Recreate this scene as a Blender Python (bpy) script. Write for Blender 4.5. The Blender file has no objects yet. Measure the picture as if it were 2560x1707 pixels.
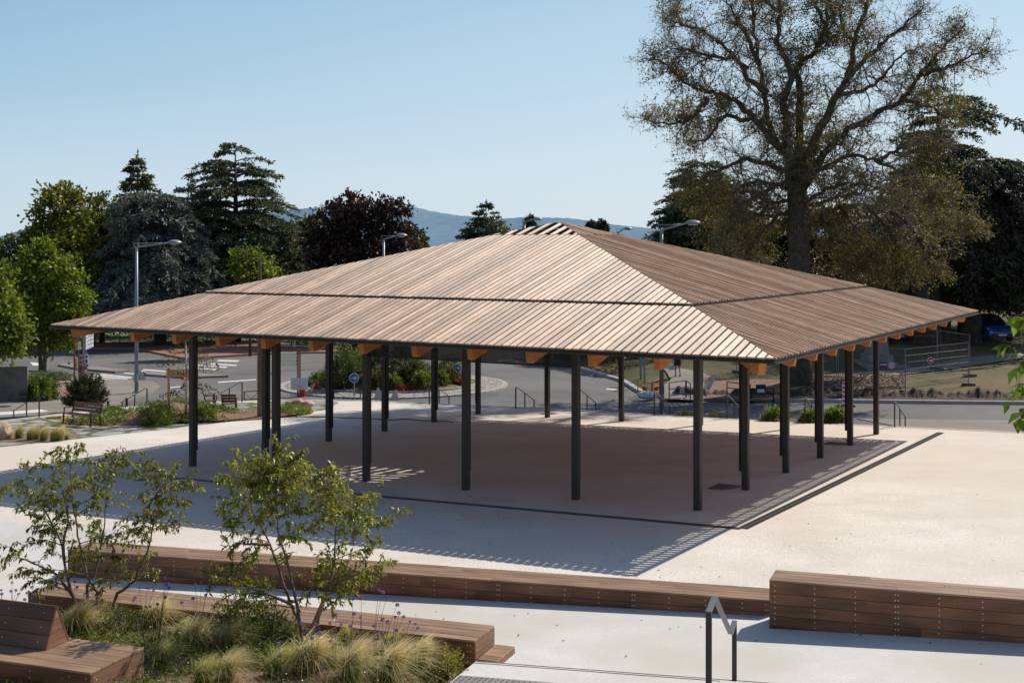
import bpy, bmesh, math, random
import numpy as np
from mathutils import Vector, Matrix
from mathutils.geometry import tessellate_polygon
random.seed(7); RNG = np.random.default_rng(11)
SC = bpy.context.scene; COL = SC.collection
R = math.radians
# ------------------------------------------------------------------ site frame
F, CX, CY, CAMZ = 3189.06, 1280.0, 610.53, 6.386      # survey of the site from the camera station (metres)
S = 3.3; YAW = 1.0400
TX, TY = 1.353*S, 9.294*S
CU, SU = math.cos(YAW), math.sin(YAW)
def uv(u, v, z=0.0):                                   # pavilion grid -> world
    return Vector((CU*u - SU*v + TX, SU*u + CU*v + TY, z))
GA, GB = -.018*CU + .024*SU, -.018*SU - .024*CU
def plaza_z(x, y): return GA*(x-TX) + GB*(y-TY)
def road_z(x, y): return -1.5 + .04*min(max(x-6, 0), 20)
KERB = [(1250,866),(1330,885),(1400,908),(1456,927),(1549,954),(1606,990),(1700,1001),(1874,1004),(2200,1008),(2560,1012),(3300,1016)]
def hit(px, py, fn):                                   # where a sight line meets a surface
    dx, s = (px-CX)/F, (py-CY)/F
    y = 8.0; st = .4
    while y < 900:
        if CAMZ - s*y < fn(dx*y, y): break
        y += st
    lo, hi = y-st, y
    for _ in range(30):
        m = (lo+hi)/2
        if CAMZ - s*m < fn(dx*m, m): hi = m
        else: lo = m
    return Vector((dx*hi, hi, fn(dx*hi, hi)))
def at(px, py, Y): return Vector(((px-CX)/F*Y, Y, CAMZ-(py-CY)/F*Y))
KY = []
for a, b in KERB:
    p = hit(a, b, road_z); KY.append((a, p.y))
def kerb_y(x, y):
    px = CX + F*x/max(y, 1)
    if px <= KY[0][0]: return KY[0][1]
    for (a, ya), (b, yb) in zip(KY, KY[1:]):
        if px <= b: return ya + (yb-ya)*(px-a)/(b-a)
    return KY[-1][1]
def lawn_z(x, y):
    return road_z(x, y) + .1 + .045*min(max(y-kerb_y(x, y)-1.0, 0), 40)
def c2(x, y): return (x/3.672, 780+y/3.672)
def c3(x, y): return (600+x/3.672, 780+y/3.672)
def c4(x, y): return (1200+x/3.672, 780+y/3.672)
def c5(x, y): return (1800+x/3.092, 700+y/3.092)
def c6(x, y): return (x/2.5016, 1080+y/2.5016)
def c7(x, y): return (500+x/2.501, 1080+y/2.501)
def c8(x, y): return (1100+x/3.0933, 1200+y/3.0933)
def c10(x, y): return (1500+x/2.0906, y/2.0906)
def cA(x, y): return (x/4.795, 1380+y/4.795)
def cB(x, y): return (380+x/2.868, 1400+y/2.868)
def cD(x, y): return (2080+x/4.9, 760+y/4.9)
def cE(x, y): return (1580+x/6.19, 880+y/6.19)
# ------------------------------------------------------------------ objects
def tag(o, label=None, cat=None, group=None, kind=None):
    if label: o['label'] = label
    if cat: o['category'] = cat
    if group: o['group'] = group
    if kind: o['kind'] = kind
    return o
def thing(name, label, cat, loc=(0,0,0), rz=0, group=None):
    o = bpy.data.objects.new(name, None); COL.objects.link(o)
    o.location = loc; o.rotation_euler = (0, 0, rz); o.empty_display_size = .2
    return tag(o, label, cat, group)
def link(name, me, parent=None, loc=None, rot=None):
    o = bpy.data.objects.new(name, me); COL.objects.link(o)
    if parent: o.parent = parent
    if loc is not None: o.location = loc
    if rot is not None: o.rotation_euler = rot
    return o
def copy_tree(o, parent=None):
    c = o.copy(); COL.objects.link(c)
    if parent: c.parent = parent
    for ch in list(o.children): copy_tree(ch, c)
    return c
class MB:
    def __init__(s): s.v = []; s.f = []; s.m = []
    def add(s, vs, fs, mi=0):
        n = len(s.v); s.v += [tuple(p) for p in vs]
        s.f += [tuple(i+n for i in f) for f in fs]; s.m += [mi]*len(fs); return s
    def box(s, x0, x1, y0, y1, z0, z1, mi=0, M=None):
        vs = [Vector(p) for p in ((x0,y0,z0),(x1,y0,z0),(x1,y1,z0),(x0,y1,z0),(x0,y0,z1),(x1,y0,z1),(x1,y1,z1),(x0,y1,z1))]
        if M is not None: vs = [M @ p for p in vs]
        return s.add(vs, [(3,2,1,0),(4,5,6,7),(0,1,5,4),(1,2,6,5),(2,3,7,6),(3,0,4,7)], mi)
    def hexa(s, b, t, mi=0):                            # 4 bottom, 4 top
        return s.add(list(b)+list(t), [(3,2,1,0),(4,5,6,7),(0,1,5,4),(1,2,6,5),(2,3,7,6),(3,0,4,7)], mi)
    def quad(s, a, b, c, d, mi=0): return s.add([a,b,c,d], [(0,1,2,3)], mi)
    def bar(s, a, b, w, h, mi=0, up=(0,0,1)):          # rectangular bar between two points
        a, b = Vector(a), Vector(b); d = (b-a).normalized(); up = Vector(up)
        r = d.cross(up)
        if r.length < 1e-4: r = d.cross(Vector((0,1,0)))
        r.normalize(); u = r.cross(d)
        q = [(-r*w-u*h)/2, (r*w-u*h)/2, (r*w+u*h)/2, (-r*w+u*h)/2]
        return s.hexa([a+k for k in q], [b+k for k in q], mi)
    def tube(s, pts, rad, n=6, mi=0, cap=True):
        pts = [Vector(p) for p in pts]; k = len(pts)
        if not hasattr(rad, '__len__'): rad = [rad]*k
        vs = []; fs = []; prev = None
        for i, p in enumerate(pts):
            d = (pts[min(i+1,k-1)] - pts[max(i-1,0)])
            d = d.normalized() if d.length > 1e-6 else Vector((0,0,1))
            if prev is None:
                a = d.cross(Vector((0,0,1)))
                if a.length < .05: a = d.cross(Vector((1,0,0)))
            else: a = prev - d*prev.dot(d)
            if a.length < 1e-5: a = d.orthogonal()
            a.normalize(); prev = a; b = d.cross(a)
            for j in range(n):
                t = 2*math.pi*j/n
                vs.append(p + (a*math.cos(t)+b*math.sin(t))*rad[i])
        for i in range(k-1):
            for j in range(n):
                j2 = (j+1) % n
                fs.append((i*n+j, i*n+j2, (i+1)*n+j2, (i+1)*n+j))
        if cap and n > 2:
            fs.append(tuple(range(n-1,-1,-1))); fs.append(tuple((k-1)*n+j for j in range(n)))
        return s.add(vs, fs, mi)
    def cyl(s, x, y, z0, z1, r, n=12, mi=0): return s.tube([(x,y,z0),(x,y,z1)], r, n, mi)
    def lathe(s, prof, n=16, c=(0,0,0), mi=0):
        vs = []; fs = []; k = len(prof)
        for r, z in prof:
            for j in range(n):
                t = 2*math.pi*j/n; vs.append((c[0]+r*math.cos(t), c[1]+r*math.sin(t), c[2]+z))
        for i in range(k-1):
            for j in range(n):
                j2 = (j+1) % n; fs.append((i*n+j, i*n+j2, (i+1)*n+j2, (i+1)*n+j))
        fs.append(tuple(range(n-1,-1,-1))); fs.append(tuple((k-1)*n+j for j in range(n)))
        return s.add(vs, fs, mi)
    def disc(s, c, nrm, r, n=24, mi=0, th=.012):
        nrm = Vector(nrm).normalized(); a = Vector(c)
        return s.tube([a-nrm*th/2, a+nrm*th/2], r, n, mi)
    def mesh(s, name, mats, smooth=False):
        me = bpy.data.meshes.new(name); me.from_pydata(s.v, [], s.f)
        for m in (mats if isinstance(mats, (list, tuple)) else [mats]): me.materials.append(m)
        if any(s.m): me.polygons.foreach_set('material_index', s.m)
        if smooth: me.polygons.foreach_set('use_smooth', [True]*len(s.f))
        me.update(); return me
    def build(s, name, mats, parent=None, loc=None, rot=None, smooth=False, bevel=0):
        o = link(name, s.mesh(name, mats, smooth), parent, loc, rot)
        if bevel:
            b = o.modifiers.new('b', 'BEVEL'); b.width = bevel; b.segments = 2; b.limit_method = 'ANGLE'
        return o
def nmesh(name, verts, faces, mats, midx=None, smooth=False):   # fast: (N,3) verts, (M,k) faces
    me = bpy.data.meshes.new(name); verts = np.asarray(verts, np.float32); faces = np.asarray(faces, np.int32)
    M, k = faces.shape
    me.vertices.add(len(verts)); me.vertices.foreach_set('co', verts.ravel())
    me.loops.add(M*k); me.loops.foreach_set('vertex_index', faces.ravel())
    me.polygons.add(M); me.polygons.foreach_set('loop_start', np.arange(0, M*k, k, dtype=np.int32))
    for m in (mats if isinstance(mats, (list, tuple)) else [mats]): me.materials.append(m)
    if midx is not None: me.polygons.foreach_set('material_index', np.asarray(midx, np.int32))
    if smooth: me.polygons.foreach_set('use_smooth', np.ones(M, bool))
    me.update(calc_edges=True); me.validate(); return me
# ------------------------------------------------------------------ materials
MATS = {}
class NT:
    def __init__(s, name):
        s.m = bpy.data.materials.new(name); s.m.use_nodes = True; s.t = s.m.node_tree
        s.b = s.t.nodes['Principled BSDF']; s.out = s.t.nodes['Material Output']
    def n(s, ty, **k):
        nd = s.t.nodes.new(ty)
        for a, b in k.items():
            if a.startswith('i_'): nd.inputs[a[2:].replace('_', ' ')].default_value = b
            else: setattr(nd, a, b)
        return nd
    def l(s, a, b): s.t.links.new(a, b)
    def coord(s, kind='Object', scale=(1,1,1)):
        c = s.n('ShaderNodeTexCoord'); mp = s.n('ShaderNodeMapping'); mp.inputs['Scale'].default_value = scale
        s.l(c.outputs[kind], mp.inputs['Vector']); return mp.outputs[0]
    def noise(s, vec, scale, detail=4, rough=.55, dist=0):
        nd = s.n('ShaderNodeTexNoise'); nd.inputs['Scale'].default_value = scale; nd.inputs['Detail'].default_value = detail
        nd.inputs['Roughness'].default_value = rough; nd.inputs['Distortion'].default_value = dist
        s.l(vec, nd.inputs['Vector']); return nd.outputs['Fac']
    def ramp(s, fac, stops):
        r = s.n('ShaderNodeValToRGB'); e = r.color_ramp.elements
        while len(e) < len(stops): e.new(.5)
        for el, (p, c) in zip(e, stops):
            el.position = p; el.color = (*c, 1) if len(c) == 3 else c
        s.l(fac, r.inputs[0]); return r.outputs[0]
    def mix(s, fac, a, b, mode='MIX'):
        x = s.n('ShaderNodeMix'); x.data_type = 'RGBA'; x.blend_type = mode
        if isinstance(fac, (int, float)): x.inputs[0].default_value = fac
        else: s.l(fac, x.inputs[0])
        for v, k in ((a, 6), (b, 7)):
            if isinstance(v, tuple): x.inputs[k].default_value = (*v, 1)
            else: s.l(v, x.inputs[k])
        return x.outputs[2]
    def math(s, op, a, b=0.0):
        x = s.n('ShaderNodeMath'); x.operation = op
        for v, k in ((a, 0), (b, 1)):
            if isinstance(v, (int, float)): x.inputs[k].default_value = v
            else: s.l(v, x.inputs[k])
        return x.outputs[0]
    def rnd(s): return s.n('ShaderNodeNewGeometry').outputs['Random Per Island']
    def bump(s, h, strength=.3, dist=.01):
        b = s.n('ShaderNodeBump'); b.inputs['Strength'].default_value = strength; b.inputs['Distance'].default_value = dist
        s.l(h, b.inputs['Height']); s.l(b.outputs[0], s.b.inputs['Normal'])
    def done(s, col=None, rough=.7, metal=0, spec=.5):
        if col is not None:
            if isinstance(col, tuple): s.b.inputs['Base Color'].default_value = (*col, 1)
            else: s.l(col, s.b.inputs['Base Color'])
        if isinstance(rough, (int, float)): s.b.inputs['Roughness'].default_value = rough
        else: s.l(rough, s.b.inputs['Roughness'])
        s.b.inputs['Metallic'].default_value = metal; s.b.inputs['Specular IOR Level'].default_value = spec
        MATS[s.m.name] = s.m; return s.m
def sc(c, k): return tuple(min(x*k, 1) for x in c)
def paint(name, c, rough=.5, metal=0, var=.12, scale=6, spec=.5):
    t = NT(name); v = t.coord(); f = t.noise(v, scale, 5)
    return t.done(t.ramp(f, [(.3, sc(c, 1-var)), (.7, sc(c, 1+var))]), rough, metal, spec)
def wood(name, c, axis=0, rough=.55, var=.3, spec=.5, grey=None, fig=.5, scale=1.0):
    t = NT(name); s3 = [9*scale]*3; s3[axis] = .55*scale
    v = t.coord('Object', tuple(s3)); r = t.rnd()
    ad = t.n('ShaderNodeVectorMath', operation='ADD'); cm = t.n('ShaderNodeCombineXYZ')
    for k in range(3): t.l(t.math('MULTIPLY', r, 37.0+11*k), cm.inputs[k])
    t.l(v, ad.inputs[0]); t.l(cm.outputs[0], ad.inputs[1])
    f = t.noise(ad.outputs[0], 1.3, 5, .6, 1.2)
    wv = t.n('ShaderNodeTexWave'); wv.inputs['Scale'].default_value = .35; wv.inputs['Distortion'].default_value = 7; wv.inputs['Detail'].default_value = 3
    t.l(ad.outputs[0], wv.inputs['Vector'])
    f2 = t.math('ADD', t.math('MULTIPLY', f, 1-fig*.4), t.math('MULTIPLY', wv.outputs['Fac'], fig*.4))
    col = t.ramp(f2, [(.25, sc(c, .62)), (.5, c), (.78, sc(c, 1.35))])
    tone = t.ramp(r, [(0, (1-var,)*3), (.5, (1,)*3), (1, (min(1+var,2),)*3)])
    x = t.mix(1.0, col, tone, 'MULTIPLY')
    if grey:
        big = t.noise(t.coord('Object', (1,1,1)), .9, 3)
        x = t.mix(t.ramp(t.math('ADD', big, t.math('MULTIPLY', r, .25)), [(.5, (0,0,0)), (.75, (.75,)*3)]), x, grey)
    t.bump(f, .25, .004)
    return t.done(x, rough, 0, spec)
def leafmat(name, c, c2=None, trans=.45, var=.35, rough=.5, clump=.35, cscale=1.2, spec=.4):
    t = NT(name); r = t.rnd(); c2 = c2 or sc(c, 1.5)
    col = t.ramp(r, [(0, sc(c, 1-var)), (.55, c), (1, c2)])
    big = t.noise(t.coord('Object'), cscale, 3)
    col = t.mix(1.0, col, t.ramp(big, [(.3, (1-clump,)*3), (.7, (1+clump*.6,)*3)]), 'MULTIPLY')
    t.done(col, rough, 0, spec)
    tr = t.n('ShaderNodeBsdfTranslucent'); t.l(t.mix(1.0, col, (1.5, 1.45, .55), 'MULTIPLY'), tr.inputs['Color'])
    ms = t.n('ShaderNodeMixShader'); ms.inputs[0].default_value = trans
    t.l(t.b.outputs[0], ms.inputs[1]); t.l(tr.outputs[0], ms.inputs[2]); t.l(ms.outputs[0], t.out.inputs['Surface'])
    return t.m
def ground(name, stops, s1=2.0, s2=60, spk=.25, bump=.35, rough=.9, big=None, bs=.25, joint=None):
    t = NT(name); v = t.coord(); f = t.noise(v, s1, 6, .6); g = t.noise(v, s2, 3, .7)
    col = t.ramp(f, stops)
    col = t.mix(1.0, col, t.ramp(g, [(.32, (1-spk,)*3), (.68, (1+spk,)*3)]), 'MULTIPLY')
    if big: col = t.mix(t.ramp(t.noise(v, bs, 4, .6), [(.42, (0,0,0)), (.62, (1,1,1))]), col, big)
    t.bump(g, bump, .01)
    return t.done(col, rough, 0, .3)
M_plaza = ground('washed_gravel_concrete', [(.3,(.59,.525,.46)),(.55,(.685,.63,.56)),(.75,(.735,.68,.62))], .55, 26, .26, .35, big=(.615,.54,.455), bs=.09)
M_ramp = ground('pale_concrete', [(.3,(.57,.545,.51)),(.6,(.655,.635,.605)),(.8,(.61,.585,.545))], .7, 40, .16, .25, big=(.56,.52,.465), bs=.3)
M_road = ground('asphalt', [(.3,(.10,.097,.097)),(.6,(.145,.14,.136)),(.8,(.195,.185,.172))], .35, 40, .18, .3, big=(.175,.165,.155), bs=.13)
M_side = ground('pavement_concrete', [(.3,(.20,.175,.15)),(.6,(.26,.23,.20)),(.8,(.30,.265,.23))], .6, 30, .2, .3)
M_redpave = ground('red_paving', [(.3,(.26,.13,.09)),(.7,(.36,.19,.13))], .8, 25, .18, .3)
M_kerb = ground('kerb_stone', [(.3,(.34,.32,.30)),(.7,(.46,.43,.41))], 1.5, 40, .12, .2)
M_mark = ground('road_paint', [(.3,(.55,.54,.52)),(.6,(.72,.71,.69))], 1.4, 20, .12, .1)
M_grass = ground('lawn_grass', [(.3,(.045,.052,.016)),(.55,(.078,.078,.025)),(.8,(.115,.093,.038))], .7, 18, .45, .9, big=(.17,.115,.052), bs=.10)
M_green = ground('far_grass', [(.3,(.09,.12,.03)),(.7,(.15,.17,.05))], .3, 8, .3, .6)
M_mulch = ground('bark_mulch', [(.3,(.10,.055,.035)),(.5,(.22,.13,.085)),(.75,(.36,.24,.17))], 14, 45, .6, 1.0)
M_soil = ground('dark_soil', [(.3,(.035,.023,.015)),(.7,(.10,.067,.045))], 3, 16, .5, 1.0)
M_cobble = NT('cobble_paving')
def _cob():
    t = M_cobble; v = t.coord(); vo = t.n('ShaderNodeTexVoronoi'); vo.inputs['Scale'].default_value = 4.5; t.l(v, vo.inputs['Vector'])
    col = t.ramp(vo.outputs['Distance'], [(.25,(.42,.38,.33)),(.55,(.20,.18,.155))])
    t.bump(vo.outputs['Distance'], -.5, .02); return t.done(col, .85)
M_cobble = _cob()
def _flag():
    t = NT('stone_flags_with_grass_joints'); v = t.coord()
    vo = t.n('ShaderNodeTexVoronoi'); vo.feature = 'DISTANCE_TO_EDGE'; vo.inputs['Scale'].default_value = .85; t.l(v, vo.inputs['Vector'])
    v2 = t.n('ShaderNodeTexVoronoi'); v2.inputs['Scale'].default_value = .85; t.l(v, v2.inputs['Vector'])
    nz = t.noise(v, 3, 5)
    e = t.math('ADD', vo.outputs['Distance'], t.math('MULTIPLY', t.math('SUBTRACT', nz, .5), .16))
    st = t.mix(.5, t.ramp(t.noise(v, 4, 5), [(.3,(.24,.23,.21)),(.7,(.40,.375,.34))]), t.ramp(t.n('ShaderNodeSeparateColor').outputs[0] if False else v2.outputs['Color'], [(.2,(.24,.225,.205)),(.8,(.40,.375,.34))]))
    gr = t.ramp(t.noise(v, 25, 4), [(.3,(.05,.06,.015)),(.7,(.15,.16,.045))])
    col = t.mix(t.ramp(e, [(.075,(0,0,0)),(.12,(1,1,1))]), gr, st)
    t.bump(e, .5, .03); return t.done(col, .85)
M_flag = _flag()
M_roof_lit = wood('weathered_larch_lit', (.50,.32,.212), 0, .5, .40, 1.0, None, .45)  # front and back faces: sheen of the light put into a brighter colour
M_roof_dim = wood('weathered_larch_dim', (.335,.217,.148), 0, .6, .38, .4, None, .4)  # same larch, colour darkened for the faces that catch no sheen
def _aniso(m):                                          # wood fibre sheen: highlight spreads across the grain
    t = m.node_tree; b = t.nodes['Principled BSDF']; c = t.nodes.new('ShaderNodeCombineXYZ'); c.inputs[1].default_value = 1
    v = t.nodes.new('ShaderNodeVectorTransform'); v.vector_type = 'VECTOR'; v.convert_from = 'OBJECT'; v.convert_to = 'WORLD'
    t.links.new(c.outputs[0], v.inputs[0]); t.links.new(v.outputs[0], b.inputs['Tangent']); b.inputs['Anisotropic'].default_value = .85; b.inputs['Specular Tint'].default_value = (1, .93, .84, 1)
_aniso(M_roof_lit); _aniso(M_roof_dim)
M_bench = wood('dark_hardwood', (.172,.071,.034), 0, .5, .25, .4, None, .8, 1.0)
M_bench_top = wood('paler_hardwood_top', (.275,.168,.10), 0, .55, .2, .45, None, .5)  # seat boards in a paler tone than the front boards
M_bench_end = wood('hardwood_end', (.24,.125,.075), 1, .6, .2, .35, None, .6)
M_glulam = wood('orange_glulam', (.50,.175,.045), 0, .6, .18, .3, None, .4)
M_deck = paint('roof_soffit_boards', (.62,.28,.15), .8)
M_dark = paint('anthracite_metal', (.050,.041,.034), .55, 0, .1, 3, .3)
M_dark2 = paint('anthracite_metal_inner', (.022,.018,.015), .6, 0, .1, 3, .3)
M_gal = paint('galvanised_steel', (.20,.21,.22), .5, .5, .12, 8)
M_greyp = paint('grey_painted_steel', (.24,.26,.29), .45, .2, .06, 5)
M_white = paint('white_board', (.62,.62,.64), .6, 0, .05)
M_black = paint('black_metal', (.012,.012,.012), .45)
M_blue = paint('sign_blue', (.01,.10,.36), .4, 0, .04)
M_signw = paint('sign_white', (.80,.80,.80), .45, 0, .03)
M_red = paint('sign_red', (.42,.015,.02), .45, 0, .06)
M_maroon = paint('maroon_steel', (.20,.03,.03), .5)
M_purple = paint('purple_panel', (.07,.012,.10), .5)
M_yel = paint('pale_yellow_panel', (.50,.46,.16), .6)
M_cream = paint('cream_board', (.80,.70,.56), .6, 0, .05)
M_screw = paint('stainless_screw', (.75,.73,.70), .35, .3, .02)
M_conc = ground('stained_concrete', [(.3,(.10,.09,.085)),(.55,(.16,.145,.135)),(.8,(.21,.195,.18))], 1.2, 14, .2, .4)
M_rock = ground('pale_pink_stone', [(.3,(.34,.22,.16)),(.6,(.50,.37,.28)),(.8,(.58,.48,.40))], 3, 20, .25, 1.0)
M_stone = ground('grey_stone', [(.3,(.20,.19,.19)),(.7,(.31,.30,.30))], 2, 25, .15, .5)
M_bark = ground('dark_bark', [(.3,(.045,.034,.025)),(.55,(.085,.066,.048)),(.8,(.125,.10,.072))], 4, 22, .4, 1.0)
M_barkg = ground('grey_bark', [(.3,(.10,.075,.055)),(.55,(.17,.13,.10)),(.8,(.24,.19,.145))], 9, 40, .3, .6)
M_birch = paint('pale_birch_bark', (.42,.36,.29), .7, 0, .3, 12)
M_stake = wood('pine_stake', (.42,.20,.09), 2, .6, .15, .3)
M_rubber = paint('black_rubber', (.012,.012,.013), .8)
# ------------------------------------------------------------------ world, sun, camera
SUN_EL, SUN_AZ = R(41.75), R(49.76)          # azimuth from +Y towards +X
w = bpy.data.worlds.new('World'); SC.world = w; w.use_nodes = True
nt = w.node_tree; sky = nt.nodes.new('ShaderNodeTexSky'); sky.sky_type = 'NISHITA'; sky.sun_disc = False
sky.sun_elevation = SUN_EL; sky.sun_rotation = SUN_AZ; sky.air_density = 1.0; sky.dust_density = .6; sky.ozone_density = 1.6; sky.altitude = 300
bg = nt.nodes['Background']; BG = .115; bg.inputs[1].default_value = BG
def wn(ty, **k):
    nd = nt.nodes.new(ty)
    for a, b in k.items(): setattr(nd, a, b)
    return nd
tc = wn('ShaderNodeTexCoord'); sp = wn('ShaderNodeSeparateXYZ'); nt.links.new(tc.outputs['Generated'], sp.inputs[0])
def wramp(fac, stops):
    r = wn('ShaderNodeValToRGB'); e = r.color_ramp.elements
    while len(e) < len(stops): e.new(.5)
    for el, (p, c) in zip(e, stops): el.position = p; el.color = (*c, 1) if hasattr(c, '__len__') else (c, c, c, 1)
    nt.links.new(fac, r.inputs[0]); return r.outputs[0]
# low sky: pale summer haze, paler towards the sun's side; Nishita sky takes over higher up
hazeL = wramp(sp.outputs[2], [(0,(.61,.71,.77)),(.05,(.55,.70,.80)),(.12,(.385,.58,.745)),(.20,(.29,.49,.69))])
hazeR = wramp(sp.outputs[2], [(0,(.70,.78,.82)),(.05,(.69,.79,.86)),(.12,(.61,.765,.88)),(.20,(.50,.68,.84))])
dt = wn('ShaderNodeVectorMath', operation='DOT_PRODUCT'); nt.links.new(tc.outputs['Generated'], dt.inputs[0]); dt.inputs[1].default_value = (math.sin(SUN_AZ), math.cos(SUN_AZ), 0)
side = wramp(dt.outputs['Value'], [(.30, 0.0), (.88, 1.0)])
m1 = wn('ShaderNodeMix', data_type='RGBA'); nt.links.new(side, m1.inputs[0]); nt.links.new(hazeL, m1.inputs[6]); nt.links.new(hazeR, m1.inputs[7])
sc1 = wn('ShaderNodeVectorMath', operation='SCALE'); nt.links.new(m1.outputs[2], sc1.inputs[0]); sc1.inputs[3].default_value = 1/BG
fz = wramp(sp.outputs[2], [(.0, 1.0), (.18, .92), (.42, 0.0)])
m2 = wn('ShaderNodeMix', data_type='RGBA'); nt.links.new(fz, m2.inputs[0]); nt.links.new(sky.outputs[0], m2.inputs[6]); nt.links.new(sc1.outputs[0], m2.inputs[7])
nt.links.new(m2.outputs[2], bg.inputs[0])
sl = bpy.data.lights.new('sun', 'SUN'); sl.energy = 5.0; sl.angle = R(.53); sl.color = (1, .93, .82)
so = bpy.data.objects.new('sun', sl); COL.objects.link(so)
sd = Vector((math.sin(SUN_AZ)*math.cos(SUN_EL), math.cos(SUN_AZ)*math.cos(SUN_EL), math.sin(SUN_EL)))
so.rotation_euler = sd.to_track_quat('Z', 'Y').to_euler(); so.location = sd*60
cd = bpy.data.cameras.new('camera'); cam = bpy.data.objects.new('camera', cd); COL.objects.link(cam); SC.camera = cam
cd.sensor_width = 36; cd.lens = F/2560*36; cam.location = (0, 0, CAMZ); cam.rotation_euler = (R(90), 0, 0)
cd.shift_y = -(853.5-CY)/2560; cd.shift_x = 0; cd.clip_end = 20000; cd.clip_start = .1
SC.view_settings.view_transform = 'Standard'; SC.view_settings.look = 'None'; SC.view_settings.exposure = 0
SC.render.engine = 'CYCLES'; SC.cycles.use_denoising = True
SC.cycles.sample_clamp_indirect = 2.5; SC.cycles.sampling_pattern = 'BLUE_NOISE'; SC.cycles.max_bounces = 8; SC.cycles.transparent_max_bounces = 16
# ------------------------------------------------------------------ ground, road, plaza
def sheet(name, poly, fn, mat, dz=0.0, skirt=0.0, cut=None, kind='structure', sub=0):
    bm = bmesh.new(); vs = [bm.verts.new((p[0], p[1], 0)) for p in poly]
    for tri in tessellate_polygon([[Vector((p[0], p[1], 0)) for p in poly]]):
        a, b_, c = (poly[i] for i in tri)
        ar = (b_[0]-a[0])*(c[1]-a[1])-(b_[1]-a[1])*(c[0]-a[0])
        if abs(ar) > 1e-6: bm.faces.new([vs[i] for i in (tri if ar > 0 else tri[::-1])])
    for _ in range(sub): bmesh.ops.subdivide_edges(bm, edges=bm.edges[:], cuts=1, use_grid_fill=True)
    for v in bm.verts: v.co.z = fn(v.co.x, v.co.y) + dz
    if skirt:
        ed = [e for e in bm.edges if e.is_boundary]
        r = bmesh.ops.extrude_edge_only(bm, edges=ed)
        for v in r['geom']:
            if isinstance(v, bmesh.types.BMVert): v.co.z -= skirt
    me = bpy.data.meshes.new(name); bm.to_mesh(me); bm.free(); me.materials.append(mat)
    for p in me.polygons:
        pass
    o = link(name, me); return tag(o, kind=kind)
b = MB(); n = 96; vs = [(0, 60, -1.62)]
for rr in (150, 600, 2500, 12000):
    for j in range(n): vs.append((rr*math.cos(2*math.pi*j/n), 60+rr*math.sin(2*math.pi*j/n), -1.62))
fs = [(0, 1+j, 1+(j+1) % n) for j in range(n)]
for k in range(3):
    for j in range(n): fs.append((1+k*n+j, 1+(k+1)*n+j, 1+(k+1)*n+(j+1) % n, 1+k*n+(j+1) % n))
tag(b.add(vs, fs).build('ground', M_green), kind='structure')
# road sheet
gx = np.linspace(-75, 60, 46); gy = np.linspace(44, 104, 22)
vs = [(x, y, road_z(x, y)) for y in gy for x in gx]; nx = len(gx)
fs = [(j*nx+i, j*nx+i+1, (j+1)*nx+i+1, (j+1)*nx+i) for j in range(len(gy)-1) for i in range(nx-1)]
tag(MB().add(vs, fs).build('road', M_road), kind='structure')
# lawn on the right, rising away from the kerb
pxs = list(np.linspace(1250, 3300, 90)); rows = [0, .5, 1, 2, 4, 7, 11, 16, 22, 30, 40, 60, 90]
vs = []; 
for px in pxs:
    yk = kerb_y((px-CX)/F*80, 80)
    for r in rows:
        y = yk + .3 + r; x = (px-CX)/F*y
        vs.append((x, y, lawn_z(x, y) + (.03*math.sin(x*1.7+y)*math.sin(y*.9) if r > 1 else 0)))
m = len(rows); fs = [(i*m+j, (i+1)*m+j, (i+1)*m+j+1, i*m+j+1) for i in range(len(pxs)-1) for j in range(m-1)]
tag(MB().add(vs, fs).build('lawn', M_grass), kind='structure')
# kerb of the lawn: individual stones in one kerb
b = MB(); pts = []
for i in range(len(KERB)-1):
    a, c = KERB[i], KERB[i+1]
    for t in np.linspace(0, 1, 12)[:-1]:
        pts.append(hit(a[0]+(c[0]-a[0])*t, a[1]+(c[1]-a[1])*t, road_z))
run = [pts[0]]; acc = 0
for p, q in zip(pts, pts[1:]):
    L = (q-p).length; d = 0
    while acc + (L-d) >= 1.0:
        stp = 1.0-acc; d += stp; acc = 0; run.append(p.lerp(q, d/L))
    acc += L-d
for p, q in zip(run, run[1:]):
    d = (q-p).normalized(); nn = Vector((-d.y, d.x, 0))
    if nn.y < 0: nn = -nn
    p2, q2 = p+d*.008, q-d*.008; up = Vector((0, 0, .15)); lo = Vector((0, 0, -.1))
    b.hexa([p2+lo, q2+lo, q2+nn*.32+lo, p2+nn*.32+lo], [p2+up+nn*.02, q2+up+nn*.02, q2+nn*.32+up, p2+nn*.32+up])
tag(b.build('kerb', M_kerb), kind='structure')
# trench of raw soil along the kerb
b = MB(); rr = random.Random(3); vs = []; N = 260
for i in range(N):
    px = 1690 + (2950-1690)*i/(N-1); yk = kerb_y((px-CX)/F*70, 70)
    for k, (dy, dz) in enumerate(((.42,.04),(1.0,.05),(1.3,.22),(1.5,.34),(2.0,.36),(3.2,.08))):
        y = yk+dy+(rr.random()-.5)*.16; x = (px-CX)/F*y
        hv = .75+.3*math.sin(i*.21)+.2*math.sin(i*.57+1)+.15*math.sin(i*1.3); vs.append((x, y, lawn_z(x, yk)+dz*(hv if k > 1 else 1)+(rr.random()-.5)*.05*(k > 0)))
fs = [(i*6+j, (i+1)*6+j, (i+1)*6+j+1, i*6+j+1) for i in range(N-1) for j in range(5)]
tag(b.add(vs, fs).build('trench_soil', M_soil), kind='structure')
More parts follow.
